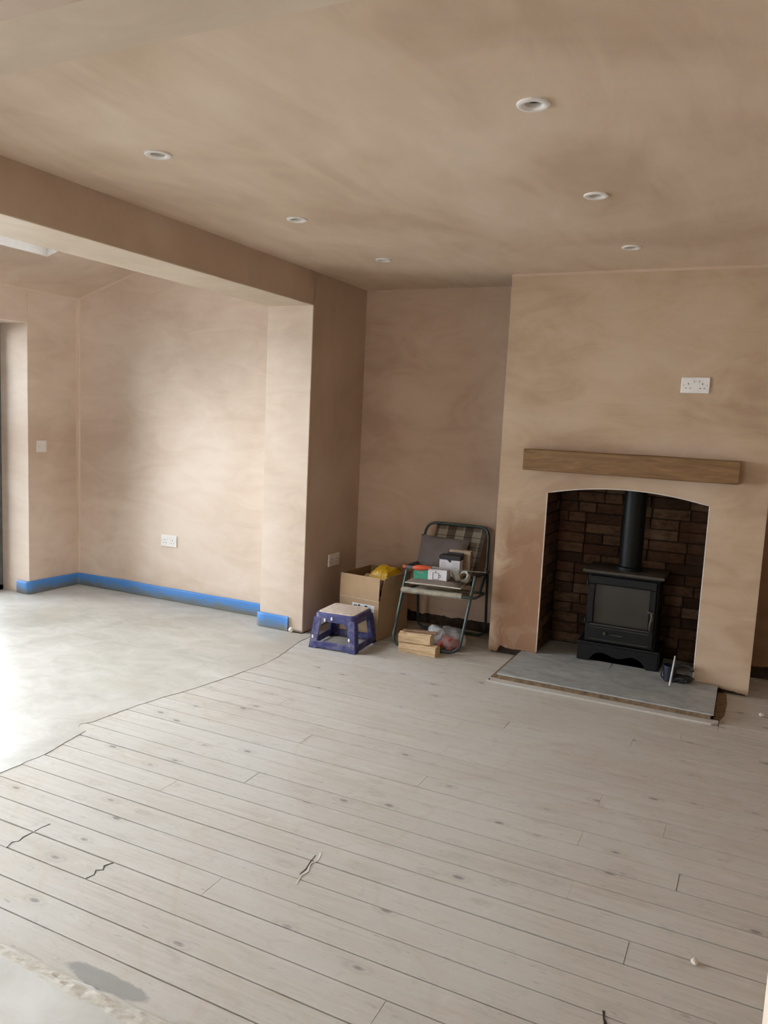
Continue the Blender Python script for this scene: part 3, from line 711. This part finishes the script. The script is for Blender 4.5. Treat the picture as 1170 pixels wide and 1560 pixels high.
# plinth: front skirt with scalloped lower edge and feet
def skirt():
    o = [(-.226, 0), (-.226, .105), (.226, .105), (.226, 0), (.165, 0)]
    half = []
    for x, z in ((.155, .020), (.135, .045), (.110, .058), (.080, .060), (.050, .052), (.025, .042), (0, .038)): half.append((x, z))
    return o+half+[(-x, z) for x, z in half[::-1][1:]]+[(-.165, 0)]
MB().prism([(SX+x, SZ+z) for x, z in skirt()], 1, SF-.012, SF+.012).build('front_skirt', M['iron'], stove)
for s in (-1, 1):
    side = [(0, 0), (0, .105), (.27, .105), (.27, 0), (.215, 0), (.195, .04), (.14, .055), (.09, .055), (.06, .03), (.05, 0)]
    MB().prism([(SF+y, SZ+z) for y, z in side], 0, SX+s*.224-.010, SX+s*.224+.010).build('side_skirt', M['iron'], stove)
sbox((-.236, -.022, .103), (.236, .275, .118), 'plinth_moulding', M['iron'], .005, seg=2)
# door: frame around glass, ash lip, lower panel
door = MB()
for a, b in (((-.190, .470), (.190, .520)), ((-.190, .125), (.190, .235)), ((-.190, .235), (-.155, .470)), ((.155, .235), (.190, .470))):
    door.box(sp_(a[0], -.018, a[1]), sp_(b[0], .014, b[1]), .004)
dr = door.build('door', M['iron'], stove)
ring = MB().tube([sp_(x, -.018, z) for x, z in ((-.158, .232), (.158, .232), (.158, .474), (-.158, .474))], .005, 6, True).build('glass_surround', M['iron'], dr)
sbox((-.156, .000, .234), (.156, .004, .472), 'glass_pane', M['pane_dark'], 0, dr)
MB().box(sp_(-.168, -.030, .228), sp_(.168, -.014, .233), .001).build('glass_lip', M['dull_steel'], dr)
MB().tube([sp_(x, -.018, z) for x, z in ((-.165, .140), (.165, .140), (.165, .212), (-.165, .212))], .0028, 6, True).build('panel_moulding', M['iron_top'], dr)
MB().lathe([(0, -.030), (.008, -.029), (.011, -.022), (.008, -.014), (.004, -.010), (.004, 0)], 16, Matrix.Translation(sp_(-.075, -.016, .185)) @ Matrix.Rotation(-math.pi/2, 4, 'X')).build('air_knob', M['iron_top'], dr, True)
MB().tube([sp_(-.058, -.021, .178), sp_(.020, -.021, .178)], .0030, 8).build('air_slider', M['dull_steel'], dr)
hp = [sp_(.175+.004*math.sin(i*.5), -.040-.006*math.sin(i/12*math.pi), .345-i*.0085) for i in range(13)]
MB().tube([sp_(.150, -.016, .345), sp_(.170, -.038, .345)], .005, 8).tube([sp_(.162, -.038, .348), sp_(.186, -.038, .346)], .004, 8).build('handle_pivot', M['dull_steel'], dr)
MB().tube(hp, [.006+.002*math.sin(i/12*math.pi) for i in range(13)], 10).build('door_handle', M['iron_top'], dr, True)
for z in (.47, .24):
    MB().tube([sp_(-.200, -.004, z-.015), sp_(-.200, -.004, z+.015)], .006, 8).box(sp_(-.216, -.006, z-.004), sp_(-.198, .006, z+.004)).build('hinge', M['iron'], stove)
for i in range(5): sbox((.05+i*.012, -.012, .508), (.058+i*.012, .0, .513), 'air_vent', M['dull_steel'], 0, dr)
pm = T(SX+.012, SF+.135, SZ+.552)
MB().lathe([(.078, 0), (.078, .018), (.068, .024), (.0655, .024), (.0655, 0)], 40, pm, True).build('flue_collar', M['iron'], stove, True)
MB().lathe([(.065, .002), (.065, .70), (.055, .70), (.055, .002)], 48, pm, True).build('flue_pipe', M['flue'], stove, True)

# junk beside the stove
tub = empty('plastic_pot', (-.335, 4.50, .042), 'small dark blue pot on the hearth right of the stove', 'pot')
MB().lathe([(0, 0), (.030, 0), (.034, .004), (.038, .085), (.040, .085), (.040, .090), (.035, .090), (.032, .010), (0, .008)], 24, T(-.335, 4.50, .042)).build('pot_body', M['dark_blue'], tub, True)
MB().tube([(-.372, 4.49, .12), (-.378, 4.475, .10), (-.378, 4.475, .07), (-.371, 4.49, .055)], .004, 8).build('pot_handle', M['dark_blue'], tub, True)
bun = empty('work_gloves', (-.26, 4.51, .042), 'crumpled black rubber gloves on the hearth beside the stove', 'gloves')
lump('palm', (-.265, 4.52, .042), .045, M['bundle'], None, None, 12, (1.25, .8, .42), 3, .5, bun)
for i, (dx, dy, a) in enumerate(((-.02, -.03, 2.9), (.0, -.035, 2.2), (.02, -.03, 1.5), (.035, -.01, .7))):
    c = Vector((-.262+dx, 4.505+dy, .058)); pts_ = [c+Vector((math.cos(a+j*.35)*.020*j*.7, math.sin(a+j*.35)*.010*j*.5, .004*math.sin(j*1.3)+.010*(1 if i % 2 else 0))) for j in range(4)]
    MB().tube(arc_path(pts_, .01, 2), .0085, 8).build('finger', M['bundle'], bun, True)
MB().tube([(-.262+.040*math.cos(a), 4.535+.015*math.sin(a), .105+.022*math.sin(a)) for a in [i*math.pi/9 for i in range(10)]], .011, 8).build('cuff', M['bundle'], bun, True)
st = MB().tube([(-.322, 4.395, .047), (-.310, 4.425, .208)], [.0065, .004], 10).build('paint_rod', M['stick'], None, True)
tag(st, 'thin pale rod standing against the dark blue pot', 'rod')

# ---------------------------------------------------------------- blue step stool
sm_ = T(-2.243, 4.194, .0, math.radians(3.5))
stool = empty('step_stool', (-2.243, 4.194, 0), 'low dark blue plastic step stool with plaster-caked top', 'stool')
hb, ht, H = (.160, .165), (.135, .140), .222
def sc(u, v, z):  # taper from base to top
    k = z/H; return (u*(hb[0]*(1-k)+ht[0]*k), v*(hb[1]*(1-k)+ht[1]*k), z)
def rrect(hx, hy, r, z, n=5):
    o = []
    for cx_, cy_, a0 in ((hx-r, hy-r, 0), (-hx+r, hy-r, 90), (-hx+r, -hy+r, 180), (hx-r, -hy+r, 270)):
        for i in range(n+1):
            a = math.radians(a0+90*i/n); o.append((cx_+r*math.cos(a), cy_+r*math.sin(a), z))
    return o
def loft(rings, mtx, cap0=True, cap1=True):
    t = bmesh.new(); R = [[t.verts.new(p) for p in r] for r in rings]; n = len(R[0])
    for A, B in zip(R, R[1:]):
        for k_ in range(n): t.faces.new((A[k_], A[(k_+1) % n], B[(k_+1) % n], B[k_]))
    if cap0: t.faces.new(R[0][::-1])
    if cap1: t.faces.new(R[-1])
    bmesh.ops.recalc_face_normals(t, faces=t.faces); mb = MB(); mb.add(t, mtx); return mb
loft([rrect(.137, .142, .03, H-.052), rrect(.135, .140, .03, H-.012), rrect(.130, .135, .03, H-.003), rrect(.124, .129, .028, H)], sm_).build('top_shell', M['stool'], stool, True)
loft([rrect(.122, .127, .026, H-.001), rrect(.120, .125, .026, H+.004), rrect(.112, .117, .022, H+.006)], sm_).build('plaster_crust', M['stool_top'], stool, True)
for u in (-1, 1):
    for v in (-1, 1):
        t = bmesh.new(); R = []
        for z in (0, .06, .12, H-.03):
            x, y, _ = sc(u, v, z); w = .052-.0*z; th = .014
            # L-shaped corner leg with rounded outer corner
            L = [(0, 0), (w, 0), (w, th), (th, th), (th, w), (0, w)]
            R.append([t.verts.new((x-u*a, y-v*b, z)) for a, b in L])
        for A, B in zip(R, R[1:]):
            for k_ in range(6): t.faces.new((A[k_], A[(k_+1) % 6], B[(k_+1) % 6], B[k_]))
        t.faces.new(R[0][::-1]); t.faces.new(R[-1]); bmesh.ops.recalc_face_normals(t, faces=t.faces)
        bmesh.ops.bevel(t, geom=[e for e in t.edges if abs((e.verts[0].co-e.verts[1].co).z) > .02], offset=.004, segments=2, affect='EDGES')
        mb = MB(); mb.add(t, sm_); mb.build('leg', M['stool'], stool, True)
for u in (-1, 1):  # bottom rails
    for ax in (0, 1):
        t = MB(); z0_, z1_ = .006, .048
        if ax == 0: t.box((-hb[0]+.03, u*(hb[1]-.008)-.006, z0_), (hb[0]-.03, u*(hb[1]-.008)+.006, z1_), .003, sm_)
        else: t.box((u*(hb[0]-.008)-.006, -hb[1]+.03, z0_), (u*(hb[0]-.008)+.006, hb[1]-.03, z1_), .003, sm_)
        t.build('rail', M['stool'], stool)
    # apron corners that arch into the legs
for (a, b, nm_) in ((-1, -1, 0), (1, -1, 0), (-1, 1, 0), (1, 1, 0)):
    x, y, _ = sc(a, b, H-.05)
    MB().prism([(x-a*.045, H-.045), (x-a*.085, H-.045), (x-a*.045, H-.085)], 1, y-b*.002, y-b*.014, sm_).build('gusset', M['stool'], stool)
for i, (x, z, y) in enumerate(((-.062, .178, -.146), (-.018, .190, -.143), (.11, .08, -.158), (-.135, .07, -.159))):
    loc_ = sm_ @ Vector((x, y, z)); lump('plaster_splash', (loc_.x, loc_.y, loc_.z-.010), .0085, M['white'], None, None, i, (.8, .25, 1.4), 2, .3, stool)

# ---------------------------------------------------------------- cardboard box
bx = T(-2.220, 4.568, 0, math.radians(-5.5)); BW, BD, BH = .152, .190, .260; c_ = .004
cb_ = empty('cardboard_box', (-2.220, 4.568, 0), 'open brown cardboard box full of scraps behind the blue stool', 'box')
def bpart(nm, a, b, mt=M['card'], bev=0, extra=None):
    m2 = bx @ extra if extra else bx
    return MB().box(a, b, bev, m2).build(nm, mt, cb_)
bpart('base', (-BW, -BD, .002), (BW, BD, .006))
front = bpart('front_panel', (-BW, -BD, .002), (BW, -BD+c_, BH))
bpart('rear_panel', (-BW, BD-c_, .002), (BW, BD, BH), M['card_in'])
bpart('side_panel', (-BW, -BD, .002), (-BW+c_, BD, BH), M['card_in'])
bpart('side_panel', (BW-c_, -BD, .002), (BW, BD, BH))
def flap(nm, a, b, piv, ang, ax, mt):
    e = Matrix.Translation(piv) @ Matrix.Rotation(math.radians(ang), 4, ax) @ Matrix.Translation(-Vector(piv))
    return bpart(nm, a, b, mt, 0, e)
flap('front_flap', (-BW, -BD, BH+.001), (BW-.004, -BD+c_, BH+.150), (0, -BD, BH), -2, 'X', M['card'])
flap('side_flap', (-BW, -BD+.004, BH+.001), (-BW+c_, BD-.01, BH+.150), (-BW, 0, BH), 1, 'Y', M['card_in'])
flap('rear_flap', (-BW+.01, BD-c_, BH+.001), (BW-.07, BD, BH+.150), (0, BD, BH), 3, 'X', M['card_in'])
fl_ = [(-BD+.022, BH), (BD, BH), (BD, BH+.150), (-BD+.10, BH+.150), (-BD+.042, BH+.143), (-BD+.026, BH+.08)]
e = Matrix.Translation((BW, 0, BH)) @ Matrix.Rotation(math.radians(5), 4, 'Y') @ Matrix.Translation((-BW, 0, -BH))
MB().prism(fl_, 0, BW-c_, BW, bx @ e).build('side_flap', M['card'], cb_)
bpart('crease', (-BW+.001, -BD-.001, BH-.002), (BW-.001, -BD+.002, BH+.002), M['beige'])
lab = bpart('shipping_label', (-.050, -BD-.0012, .130), (.118, -BD, .228), M['label'])
for (a, b, z0_, z1_) in ((-.036, -.012, .196, .216), (-.004, .010, .198, .222), (-.006, .016, .188, .195), (.045, .066, .185, .222), (.075, .098, .185, .200), (-.03, .03, .160, .168), (.05, .10, .146, .170)):
    o = MB().box((a, -BD-.0020, z0_), (b, -BD-.0011, z1_), 0, bx).build('printed_mark', M['black_print'] if b-a < .04 else M['lamp'], lab)
# tape along the front panel's edge
bpart('packing_tape', (BW-.028, -BD-.0008, .01), (BW-.002, -BD, .24), simple('packing_tape', (.44, .31, .19), .25, var=.1))
# contents
ye = T(-2.11, 4.60, .33)
t = bmesh.new(); bmesh.ops.create_grid(t, x_segments=22, y_segments=16, size=1)
for v in t.verts:
    x, y = v.co.x, v.co.y; r = max(abs(x), abs(y))
    z = .105*(1-r**5)+.018*mnoise.noise(Vector((x*1.6, y*1.6, 2)))+.010*abs(mnoise.noise(Vector((x*3, y*3, 7))))-.05*r
    v.co = Vector((x*.092*(1+3.2*max(0, z-.06)), y*.135, z))
bmesh.ops.solidify(t, geom=list(t.faces), thickness=.003)
mb = MB(); mb.add(t, T(-2.165, 4.615, .350, -.09)); tag(mb.build('plastic_bag', M['yellow'], None, False), 'yellow plastic sheeting bundled in top of the cardboard box', 'bag')
for i, (x, y, z, r, mt, lb) in enumerate(((-2.27, 4.47, .30, .040, 'junk_brown', 'dark brown scrap in the front left of cardboard box'), (-2.255, 4.56, .31, .038, 'beige', 'pale scrap beside yellow sheeting in the cardboard box'), (-2.13, 4.455, .29, .042, 'junk_brown', 'purplish brown scrap in the torn right corner of cardboard box'))):
    lump('scrap', (x, y, z), r, M[mt], lb, 'scrap', 20+i, (1.2, 1, .8), 3, .8)
fillb = MB().box((-BW+.006, -BD+.006, .008), (BW-.006, BD-.006, .300), .01, bx)
o = tag(fillb.build('packed_scraps', M['junk_brown']), 'brown mixed scraps filling the cardboard box', 'scraps', kind='stuff')

# ---------------------------------------------------------------- folding chair
ch = empty('folding_chair', (-1.75, 4.6, 0), 'green tubular folding camp chair with plaid webbing in the alcove', 'chair')
R_ = .0095
MB().tube(arc_path([(-1.938, 4.44, .478), (-1.972, 4.335, .012), (-1.545, 4.392, .012), (-1.500, 4.49, .478)], .07, 6), R_, 10).build('front_leg_frame', M['green_tube'], ch, True)
MB().tube(arc_path([(-1.985, 4.735, .445), (-2.005, 4.83, .012), (-1.535, 4.875, .012), (-1.512, 4.77, .445)], .06, 6), R_, 10).build('rear_leg_frame', M['green_tube'], ch, True)
MB().tube(arc_path([(-1.955, 4.62, .345), (-1.985, 4.735, .47), (-1.985, 4.86, .738), (-1.555, 4.885, .738), (-1.520, 4.77, .47), (-1.515, 4.64, .345)], .075, 6), R_, 10).build('back_frame', M['green_tube'], ch, True)
MB().tube(arc_path([(-1.960, 4.70, .325), (-1.945, 4.375, .360), (-1.475, 4.425, .360), (-1.515, 4.75, .325), (-1.955, 4.705, .325)], .03, 4), .0085, 10).build('seat_frame', M['green_tube'], ch, True)
def cushion_mesh(hx, hy, th, seed, n=14, dent=0):
    t = bmesh.new(); top = {}; bot = {}
    for i in range(n+1):
        for j in range(n+1):
            u, v = i/n*2-1, j/n*2-1
            e_ = (max(0, 1-abs(u)**3.0)*max(0, 1-abs(v)**3.0))**.45
            pull = 1-.05*(1-abs(v)**2)*abs(u)-.0; pull2 = 1-.05*(1-abs(u)**2)*abs(v)
            z = th*e_; w = .006*mnoise.noise(Vector((u*1.7, v*1.7, seed)))*e_
            p = Vector((u*hx*pull, v*hy*pull2, 0))
            edge_ = i in (0, n) or j in (0, n)
            top[i, j] = t.verts.new(p+Vector((0, 0, z+w)))
            bot[i, j] = top[i, j] if edge_ else t.verts.new(p+Vector((0, 0, -z+w)))
    for i in range(n):
        for j in range(n):
            t.faces.new((top[i, j], top[i+1, j], top[i+1, j+1], top[i, j+1]))
            q = (bot[i, j], bot[i, j+1], bot[i+1, j+1], bot[i+1, j])
            try: t.faces.new(q)
            except ValueError: pass
    rim = [top[i, 0].co.copy() for i in range(n)]+[top[n, j].co.copy() for j in range(n)]+[top[n-i, n].co.copy() for i in range(n)]+[top[0, n-j].co.copy() for j in range(n)]
    bmesh.ops.recalc_face_normals(t, faces=t.faces); return t, rim
# webbing: backrest sheet (origin local for plaid) and seat sling wrapping the front bar
pl_o = Vector((-1.765, 4.79, .56)); bt = MB(); t = bmesh.new()
nU, nV = 10, 10; g = {}
for i in range(nU+1):
    for j in range(nV+1):
        u, v = i/nU, j/nV
        zz = .375+.362*v; yy = (4.665 if zz < .40 else 4.665+(zz-.40)*.60)+.02*u+.012*math.sin(math.pi*u)
        g[i, j] = t.verts.new((-1.915+.345*u, yy, zz))
for i in range(nU):
    for j in range(nV): t.faces.new((g[i, j], g[i+1, j], g[i+1, j+1], g[i, j+1]))
bmesh.ops.solidify(t, geom=list(t.faces), thickness=.003)
bt.add(t); bt.build('backrest', M['plaid'], ch, True, loc=tuple(pl_o))
t = bmesh.new(); g = {}
prof = [(.0, .330), (.06, .334), (.14, .336), (.22, .340), (.29, .350), (.325, .376), (.345, .379), (.361, .371), (.364, .356), (.355, .345), (.33, .341)]
for i in range(nU+1):
    u = i/nU
    for j, (d, z) in enumerate(prof):
        g[i, j] = t.verts.new((-1.940+.385*u, 4.725-d+.045*u, z+.0))
for i in range(nU):
    for j in range(len(prof)-1): t.faces.new((g[i, j], g[i+1, j], g[i+1, j+1], g[i, j+1]))
bmesh.ops.solidify(t, geom=list(t.faces), thickness=.002)
mb = MB(); mb.add(t); mb.build('seat', M['webbing'], ch, True)
for (a, b) in (((-1.945, 4.460, .497), (-1.985, 4.755, .478)), ((-1.500, 4.470, .483), (-1.512, 4.80, .462))):
    a, b = Vector(a), Vector(b); d = b-a; pts_ = [a+d*i/8 for i in range(9)]
    MB().tube(pts_, [.012, .019, .022, .022, .021, .020, .019, .017, .010], 10, flat=.55).build('armrest', M['black'], ch, True)
# cushions
t, rim = cushion_mesh(.178, .165, .030, 3)
mx_ = T(-1.755, 4.550, .412, math.radians(6))
mb = MB(); mb.add(t, mx_); sc_ = tag(mb.build('seat_cushion', M['taupe_cloth'], None, True), 'flat taupe cushion with cream piping on the folding chair seat', 'cushion')
MB().tube([mx_ @ p for p in rim], .0035, 6, True).build('piping', M['piping'], sc_, True)
t, rim = cushion_mesh(.168, .125, .036, 8)
mx_ = T(-1.822, 4.735, .545, math.radians(4)) @ Matrix.Rotation(math.radians(66), 4, 'X') @ Matrix.Rotation(math.radians(-2), 4, 'Z')
mb = MB(); mb.add(t, mx_); tag(mb.build('back_cushion', M['grey_cloth'], None, True), 'grey square cushion leaning against the plaid chair back', 'cushion')
# mug carton
def carton(name, c, d, rz, mt, label, cat):
    m_ = T(c[0], c[1], c[2], rz); r = empty(name, c, label, cat)
    def add(nm, a, b, mat, par=None):
        o = MB().box(a, b, .0012 if min(abs(b[i]-a[i]) for i in range(3)) > .01 else 0, m_).build(nm, mat, r if par is None else par); return o
    return r, add
zc = .426
r, add = carton('mug_carton', (-1.780, 4.475, zc), None, math.radians(4), None, 'white and green carton with drawn mug on the seat cushion', 'carton')
w_ = .108
add('green_end', (-w_, -.04, 0), (-.014, .04, .078), M['green_print'])
body = add('carton_body', (-.0145, -.04, 0), (w_, .04, .078), M['white_print'])
def mark(par, m_, pts2, y, r2=.0018, mt=None):
    return MB().tube([m_ @ Vector((x, y, z)) for x, z in pts2], r2, 5, False).build('printed_line', mt or M['black_print'], par)
mm = T(-1.780, 4.475, zc, math.radians(4))
mark(body, mm, [(.018, .016), (.018, .056), (.056, .056), (.056, .016), (.016, .016)], -.0405)
mark(body, mm, [(.036, .056), (.036, .068)], -.0405); mark(body, mm, [(.057, .044), (.068, .046), (.070, .034), (.057, .030)], -.0405)
for zz_ in (.052, .044): mark(body, mm, [(-.085, zz_), (-.045, zz_)], -.0405, .0008, M['white_print'])
r, add = carton('lidded_carton', (-1.710, 4.62, .434), None, math.radians(3), None, 'white carton with notched black top behind the saw', 'carton')
b2 = add('carton_body', (-.068, -.035, 0), (.068, .035, .112), M['white_print']); add('black_top', (-.070, -.037, .112), (.070, .037, .140), M['black_print'])
m3 = T(-1.710, 4.62, .434, math.radians(3))
MB().prism([(-.016, .112), (.010, .112), (.010, .100), (.000, .095), (-.004, .104), (-.012, .107)], 1, -.0368, -.0350, m3).build('notch', M['black_print'], b2)
for i in range(3): MB().box((-.058, -.0358, .094-i*.010), (-.020 if i else -.030, -.0348, .0955-i*.010), 0, m3).build('printed_line', M['lamp'], b2)
for i in range(4): MB().box((.018, -.0358, .094-i*.010), (.058, -.0348, .0955-i*.010), 0, m3).build('printed_line', M['lamp'], b2)
r, add = carton('black_carton', (-1.705, 4.683, .4175), None, math.radians(3), None, 'small dark carton standing behind the black-topped one', 'carton')
add('carton_body', (-.055, -.022, 0), (.048, .022, .160), simple('charcoal_card', (.05, .045, .042), .5)); add('carton_tab', (-.045, -.0225, .160), (.040, -.019, .168), M['black_print'])
r, add = carton('beige_carton', (-1.690, 4.735, .41), None, math.radians(3), None, 'tall beige card box at the back of chair seat', 'carton')
add('carton_body', (-.068, -.022, 0), (.072, .022, .178), M['beige']); add('carton_lid', (-.070, -.024, .160), (.074, .024, .182), M['beige'])
# tape rolls
def tape_roll(loc, rot, R1, R0, h, label):
    r = empty('tape_roll', loc, label, 'tape roll'); m_ = Matrix.Translation(loc) @ rot
    MB().lathe([(R0+.003, -h/2), (R1, -h/2), (R1+.0005, 0), (R1, h/2), (R0+.003, h/2)], 36, m_, True).build('tape', M['tape_clear'], r, True)
    MB().lathe([(R0, -h/2-.001), (R0+.003, -h/2-.001), (R0+.003, h/2+.001), (R0, h/2+.001)], 36, m_, True).build('core', M['cork'], r, True)
tape_roll((-1.640, 4.525, .463), Matrix.Rotation(math.radians(35), 4, 'Z') @ Matrix.Rotation(math.radians(72), 4, 'Y'), .040, .025, .030, 'left clear tape roll on the seat, standing on edge')
tape_roll((-1.590, 4.545, .458), Matrix.Rotation(math.radians(-20), 4, 'Z') @ Matrix.Rotation(math.radians(60), 4, 'X'), .036, .022, .026, 'right tape roll leaning by the armrest on the chair')
# saw across the armrests
sw = empty('hand_saw', (-1.86, 4.47, .50), 'orange handled saw lying across the chair armrests', 'saw')
sm2 = T(-1.86, 4.430, .499, math.radians(10)) @ Matrix.Rotation(math.radians(-1.2), 4, 'Y')
hpts = [sm2 @ Vector(p) for p in [(-.085, 0, .004), (-.06, 0, .001), (-.03, 0, .001), (0, 0, .002), (.04, 0, .004), (.085, 0, .006)]]
MB().tube(hpts[2:], [.013, .021, .020, .010], 12, flat=.85).build('grip', M['orange'], sw, True)
MB().tube(hpts[:3], [.011, .013, .011], 12, flat=.9).build('grip_band', M['grey_rubber'], sw, True)
MB().lathe([(0, -.013), (.009, -.011), (.012, 0), (.009, .011), (0, .013)], 16, sm2 @ Matrix.Translation((-.085, 0, .004)) @ Matrix.Rotation(math.pi/2, 4, 'Y')).build('pommel', M['orange'], sw, True)
bl = [(.07, -.020), (.43, -.004), (.43, .008), (.07, .024)]
MB().prism(bl, 2, .0045, .0062, sm2).build('blade', M['blade'], sw)
teeth = MB()
for i in range(40):
    x = .075+i*.0088; y = -.020+(x-.07)*.016/.36; teeth.prism([(x, y+.001), (x+.0088, y+.001), (x+.0044, y-.0035)], 2, .0047, .006, sm2)
tag(teeth.build('saw_teeth', M['blade'], sw), kind='stuff')

# ---------------------------------------------------------------- firewood, stick, plastic bag
def log(verts2, y0, y1, m_, label, mt='log'):
    t = bmesh.new(); n = 10; R = []
    for i in range(n+1):
        u = i/n; x = -.5+u
        R.append([t.verts.new((x*L_, y*1.0+.003*mnoise.noise(Vector((u*3, k_, y0))), z+.003*mnoise.noise(Vector((u*4, k_*3, y1))))) for k_, (y, z) in enumerate(verts2)])
    q = len(verts2)
    for A, B in zip(R, R[1:]):
        for k_ in range(q): t.faces.new((A[k_], A[(k_+1) % q], B[(k_+1) % q], B[k_]))
    t.faces.new(R[0][::-1]); t.faces.new(R[-1]); bmesh.ops.recalc_face_normals(t, faces=t.faces)
    mb = MB(); mb.add(t, m_); return tag(mb.build('firewood_log', M[mt]), label, 'firewood')
L_ = .240
log([(-.045, 0), (-.048, .030), (-.044, .058), (.0, .064), (.035, .055), (.045, 0)], 1, 2, T(-1.768, 4.300, .001, math.radians(2)), 'lowest split pine log under the front of folding chair')
L_ = .205
log([(-.040, 0), (-.043, .025), (-.040, .052), (.0, .060), (.035, .050), (.040, 0)], 3, 4, T(-1.792, 4.302, .066, math.radians(4)) @ Matrix.Rotation(math.radians(-1.5), 4, 'Y'), 'upper split pine log resting on the lowest one')
L_ = .215
log([(-.012, 0), (-.012, .008), (.012, .008), (.012, 0)], 5, 6, T(-1.768, 4.300, .132, math.radians(6)) @ Matrix.Rotation(math.radians(-2), 4, 'Y'), 'thin weathered stick lying on top of the logs', 'log_dark')
bag = empty('rubbish_bag', (-1.62, 4.50, 0), 'clear plastic bag with red netting under folding chair', 'bag')
def blob(nm, c, rad, mt, seed, amp=.35, par=bag):
    t = bmesh.new(); bmesh.ops.create_icosphere(t, subdivisions=4, radius=1)
    for v in t.verts:
        n_ = v.co.copy(); k_ = 1+amp*mnoise.noise(n_*1.6+Vector((seed, 0, 0)))+amp*.35*abs(mnoise.noise(n_*4+Vector((0, seed, 0))))
        v.co = Vector((c[0]+n_.x*rad[0]*k_, c[1]+n_.y*rad[1]*k_, max(.002, c[2]+n_.z*rad[2]*k_)))
    mb = MB(); mb.add(t); return mb.build(nm, M[mt], par, True)
blob('bag_film', (-1.645, 4.50, .060), (.085, .075, .075), 'clear_bag', 5)
blob('bag_top', (-1.745, 4.50, .080), (.058, .045, .052), 'bag_white', 9, .3)
blob('red_netting', (-1.640, 4.475, .040), (.062, .055, .046), 'red_scrap', 2, .6)
lump('scrap', (-1.70, 4.56, .001), .035, M['junk_brown'], 'dark scrap behind the clear bag under the chair', 'scrap', 31, (1.2, .8, .8), 3, .6)
print('floorboards', nb)
